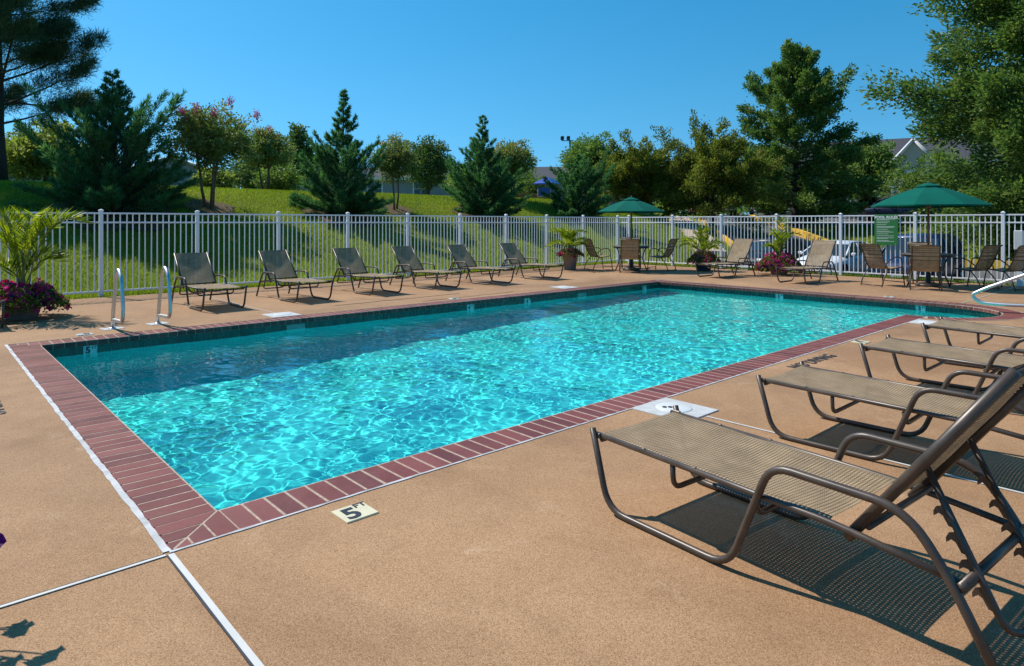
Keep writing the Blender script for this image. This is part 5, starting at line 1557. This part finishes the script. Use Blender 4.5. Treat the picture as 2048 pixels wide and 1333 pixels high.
# ================================================================== houses
M['siding_grey'] = flat_mat('grey_siding', (.28, .30, .34), .8, var=.06)
M['siding_beige'] = flat_mat('beige_siding', (.46, .40, .33), .8, var=.06)
M['siding_white'] = flat_mat('white_trim', (.70, .70, .70), .6, var=.03)
M['shingle'] = flat_mat('dark_shingle', (.055, .055, .065), .9, var=.25, nscale=4, bump=.3)
M['house_glass'] = flat_mat('house_glass', (.03, .04, .05), .08)
M['door_paint'] = flat_mat('door_paint', (.10, .06, .05), .5)
def house(name, label, loc, rz, Wx, Dy, wall_h, ridge, wall_m, wins, group=None, gable_x=True, trim=True):
    """box house: x along the front (front faces -y), ridge along y when gable_x"""
    T = thing(name, label, 'house' if name == 'house' else 'building', loc, rz, group)
    hx, hy = Wx / 2, Dy / 2
    if gable_x: poly = [(-hx, 0), (hx, 0), (hx, wall_h), (0, ridge), (-hx, wall_h)]
    else: poly = [(-hx, 0), (hx, 0), (hx, wall_h), (-hx, wall_h)]
    w = MB(); w.loft([[(x, -hy, z) for x, z in poly], [(x, hy, z) for x, z in poly]], smooth=False); wall = w.build('wall', wall_m, T)
    # lap siding boards on the front
    nb_ = int(wall_h / .28)
    for k in range(nb_): MB().box((0, -hy - .012, .14 + k * .28), (Wx - .02, .02, .255)).build('siding_board', wall_m, wall)
    rf = MB(); e = .45
    if gable_x:
        sl = (ridge - wall_h) / hx
        for s in (-1, 1):
            rf.add([(s * (hx + e), -hy - e, wall_h - e * sl), (0, -hy - e, ridge), (0, hy + e, ridge), (s * (hx + e), hy + e, wall_h - e * sl), (s * (hx + e), -hy - e, wall_h - e * sl + .16), (0, -hy - e, ridge + .18), (0, hy + e, ridge + .18), (s * (hx + e), hy + e, wall_h - e * sl + .16)],
                   [(0, 1, 2, 3), (4, 7, 6, 5), (0, 4, 5, 1), (3, 2, 6, 7), (0, 3, 7, 4)])
    else:
        sl = (ridge - wall_h) / hy
        for s in (-1, 1):
            rf.add([(-hx - e, s * (hy + e), wall_h - e * sl), (-hx - e, 0, ridge), (hx + e, 0, ridge), (hx + e, s * (hy + e), wall_h - e * sl), (-hx - e, s * (hy + e), wall_h - e * sl + .16), (-hx - e, 0, ridge + .18), (hx + e, 0, ridge + .18), (hx + e, s * (hy + e), wall_h - e * sl + .16)],
                   [(0, 1, 2, 3), (4, 7, 6, 5), (0, 4, 5, 1), (3, 2, 6, 7), (0, 3, 7, 4)])
        for s in (-1, 1):
            MB().add([(s * hx, -hy, wall_h), (s * hx, hy, wall_h), (s * hx, 0, ridge)], [(0, 1, 2)]).build('gable', wall_m, T)
    roof = rf.build('roof', M['shingle'], T)
    if gable_x and trim:
        for s in (-1, 1):
            MB().tube([(s * (hx + e), -hy - e - .02, wall_h - e * sl + .05), (0, -hy - e - .02, ridge + .05)], .13, 4).build('rake_board', M['siding_white'], roof)
    elif trim:
        MB().box((0, -hy - e - .03, wall_h - e * sl + .06), (Wx + 2 * e, .06, .22)).build('gutter', M['siding_white'], roof)
    MB().box((hx - .10, -hy - .05, wall_h / 2), (.12, .10, wall_h)).build('downpipe', M['siding_white'], T)
    for (x, z, ww, hh) in wins:
        f = MB().box((x, -hy - .03, z), (ww + .22, .05, hh + .22)).build('window', M['siding_white'], T)
        for px in (-1, 1):
            for pz in (-1, 1):
                MB().box((x + px * ww / 4, -hy - .06, z + pz * hh / 4), (ww / 2 - .05, .02, hh / 2 - .05)).build('pane', M['house_glass'], f)
    return T
GH = 'houses beyond the hill crest'
R45 = math.radians(-42)
def hz_(x, y): return ztf(x, y) - .1
house('house', 'grey house glimpsed behind the pine trunk', (5.6, 62, hz_(5.6, 62)), math.radians(-10), 12, 9, 3.0, 5.0, M['siding_grey'], [(-3, 1.9, 1.2, 1.4), (2.4, 1.9, 1.2, 1.4)], GH, gable_x=False)
house('house', 'grey gabled house between the broad juniper and the large crape myrtle', (17.4, 63.5, hz_(17, 63)), math.radians(-20), 10, 10, 2.5, 4.2, M['siding_grey'], [(-2, 1.7, 1.2, 1.3), (2, 1.7, 1.2, 1.3)], GH)
house('house', 'dark roofed house with a white rake board left of the tall slim juniper', (27.0, 55.5, hz_(27, 55)), math.radians(-20), 11, 12, 2.2, 4.3, M['siding_grey'], [(-2.5, 1.2, 1.2, 1.1), (2.2, 1.2, 1.2, 1.1)], GH)
house('house', 'long low grey house behind the dark rounded tree', (35.5, 47.5, hz_(35, 47)), math.radians(-38), 16, 9, 2.4, 3.5, M['siding_grey'], [(-5, 1.5, 1.2, 1.3), (-1, 1.5, 1.2, 1.3), (4.5, 1.5, 1.2, 1.3)], GH, gable_x=False)
house('house', 'grey house behind the corner umbrella', (46.0, 38.5, hz_(46, 38)), math.radians(-48), 12, 9, 2.6, 3.9, M['siding_grey'], [(-3.5, 1.5, 1.4, 1.5), (0, 1.5, 1.4, 1.3), (3.5, 1.5, 1.4, 1.3)], GH, gable_x=False)
# apartment building on the right: long block with a projecting gabled entrance
bx0, by0 = 78.5, 21.5
ap = house('apartment_building', 'beige apartment building with dark roof and arched white gable behind the right umbrella', (bx0, by0, hz_(76, 20)), math.radians(-72), 26, 11, 5.6, 8.5, M['siding_beige'], [(x, z, 1.3, 1.4) for x in (-11, -8, -5, -2.2, 5.4, 8.2, 11) for z in (1.5, 4.2)], None, gable_x=False)
# entrance bay
by = -5.5 - 1.2
pts = [(-1.9, 0), (1.9, 0), (1.9, 5.4), (0, 7.6), (-1.9, 5.4)]
bay = MB().loft([[(1.6 + x, by, z) for x, z in pts], [(1.6 + x, -5.45, z) for x, z in pts]], smooth=False).build('entrance_bay', M['siding_beige'], ap)
arch = [(1.6 - 1.05, by - .03, 0)] + [(1.6 + 1.05 * math.cos(PI - PI * k / 12), by - .03, 3.6 + 1.05 * math.sin(PI * k / 12)) for k in range(13)] + [(1.6 + 1.05, by - .03, 0)]
MB().add(arch, [tuple(range(len(arch)))]).build('arched_opening', M['house_glass'], bay)
MB().tube([(p[0], by - .05, p[2]) for p in arch], .16, 6).build('arch_trim', M['siding_white'], bay)
for s in (-1, 1):
    MB().tube([(1.6 + s * 2.2, by - .1, 5.15), (1.6, by - .1, 7.75)], .17, 5).build('rake_board', M['siding_white'], bay)
    MB().add([(1.6 + s * 2.3, by - .35, 5.1), (1.6, by - .35, 7.8), (1.6, -4.0, 7.8), (1.6 + s * 2.3, -4.0, 5.1)], [(0, 1, 2, 3)]).build('bay_roof', M['shingle'], bay)
    MB().box((1.6 + s * 1.75, by - .04, 2.6), (.22, .10, 5.2)).build('corner_board', M['siding_white'], bay)
house('apartment_building', 'pale apartment building glimpsed through the largest oak', (80, -4, hz_(76, -2)), math.radians(-88), 20, 11, 5.6, 9.0, M['siding_beige'], [(x, z, 1.3, 1.4) for x in (-8, -5, -2, 2, 5, 8) for z in (1.5, 4.2)], None, gable_x=False)

# ================================================================== playground, lamps, signs
M['play_blue'] = flat_mat('play_blue', (.012, .07, .42), .4, var=.08)
M['play_light'] = flat_mat('play_light_blue', (.02, .22, .55), .4)
M['play_tan'] = flat_mat('play_tan_post', (.38, .33, .25), .6)
M['board_wood'] = flat_mat('cedar_board', (.33, .17, .07), .85, var=.3, nscale=3)
px_, py_ = 33.2, 30.3; pz_ = ztf(px_, py_) - .03
T = thing('play_tower', 'blue roofed play tower with slide on the hill crest', 'playground', (px_, py_, pz_), math.radians(20))
for sx in (-.5, .5):
    for sy in (-.5, .5): MB().tube([(sx, sy, 0), (sx, sy, 1.55)], .045, 8).build('post', M['play_tan'], T)
MB().add([(-.78, -.78, 1.50), (.78, -.78, 1.50), (.78, .78, 1.50), (-.78, .78, 1.50), (0, 0, 2.02), (-.78, -.78, 1.42), (.78, -.78, 1.42), (.78, .78, 1.42), (-.78, .78, 1.42)], [(0, 1, 4), (1, 2, 4), (2, 3, 4), (3, 0, 4), (5, 6, 1, 0), (6, 7, 2, 1), (7, 8, 3, 2), (8, 5, 0, 3), (8, 7, 6, 5)]).build('roof', M['play_blue'], T)
MB().box((0, 0, .55), (1.05, 1.05, .06)).build('deck', M['play_tan'], T)
MB().box((0, -.52, .90), (.90, .04, .60), bevel=.01).build('panel', M['play_blue'], T)
MB().box((-.52, 0, .90), (.04, .90, .60), bevel=.01).build('panel', M['play_blue'], T)
MB().box((.2, -.55, .30), (.4, .04, .40), bevel=.01).build('panel', M['play_blue'], T)
sl_ = smooth_path([(.0, -.55, .58), (-.05, -1.2, .20), (-.08, -1.7, .10)], .2, 5)
MB().tube(sl_, .18, 8, flat=.3).build('slide', M['play_light'], T)
T = thing('climber', 'small blue climbing frame right of the play tower', 'playground', (34.9, 29.6, ztf(34.9, 29.6) - .05), .4)
for sx in (-.4, .4): MB().tube([(sx, 0, 0), (sx, 0, 1.25)], .045, 8).build('post', M['play_tan'], T)
MB().box((0, 0, .85), (.8, .05, .7), bevel=.02).build('panel', M['play_blue'], T)
MB().box((0, -.3, .35), (.6, .5, .06), bevel=.02).build('step', M['play_light'], T)
T = thing('board_fence', 'brown wooden board fence left of the play tower', 'fence', (35.0, 34.2, ztf(35, 34.2) - .05), math.radians(-40))
fr_ = random.Random(8)
for k in range(26):
    MB().box((-1.95 + k * .15, fr_.uniform(-.01, .01), .45 + fr_.uniform(0, .03)), (.138, .025, .95), bevel=.004).build('board', M['board_wood'], T)
for zz_ in (.2, .75): MB().box((0, .035, zz_), (3.9, .04, .08)).build('rail', M['board_wood'], T)
M['pole_black'] = flat_mat('black_pole', (.02, .02, .022), .5)
M['globe'] = flat_mat('opal_globe', (.62, .62, .60), .3)
gz = ztf(58.8, 20.4)
T = thing('street_lamp', 'round white globe street lamp on a black post by the upper road', 'street lamp', (58.8, 20.4, gz))
MB().tube([(0, 0, 0), (0, 0, 2.1)], .07, 10).build('post', M['pole_black'], T)
MB().lathe([(.05, 0), (.20, .10), (.26, .27), (.20, .44), (.05, .54)], (0, 0, 2.1), n=18).build('globe', M['globe'], T)
T = thing('road_sign', 'narrow pale blue road sign on a post by the upper road', 'sign', (62.0, 19.9, ztf(62, 19.9)), math.radians(-45))
MB().tube([(0, 0, 0), (0, 0, 2.4)], .04, 8).build('post', M['siding_white'], T)
M['sign_blue'] = flat_mat('sign_pale_blue', (.30, .38, .45), .5)
for zz_ in (2.35, 1.75): MB().box((0, -.05, zz_), (.45, .02, .55), bevel=.006).build('plate', M['sign_blue'], T)
T = thing('floodlight_pole', 'tall pole with twin floodlights rising behind the full green tree', 'floodlight', (43.3, 37.3, ztf(43.3, 37.3)), math.radians(-45))
MB().tube([(0, 0, 0), (0, 0, 6.1)], .08, 8).build('pole', M['pole_black'], T)
MB().tube([(-.75, 0, 6.05), (.3, 0, 6.05)], .04, 6).build('arm', M['pole_black'], T)
for sx in (-.7, -.15):
    MB().box((sx, -.1, 6.28), (.32, .34, .36), bevel=.05).build('floodlight', M['pole_black'], T)
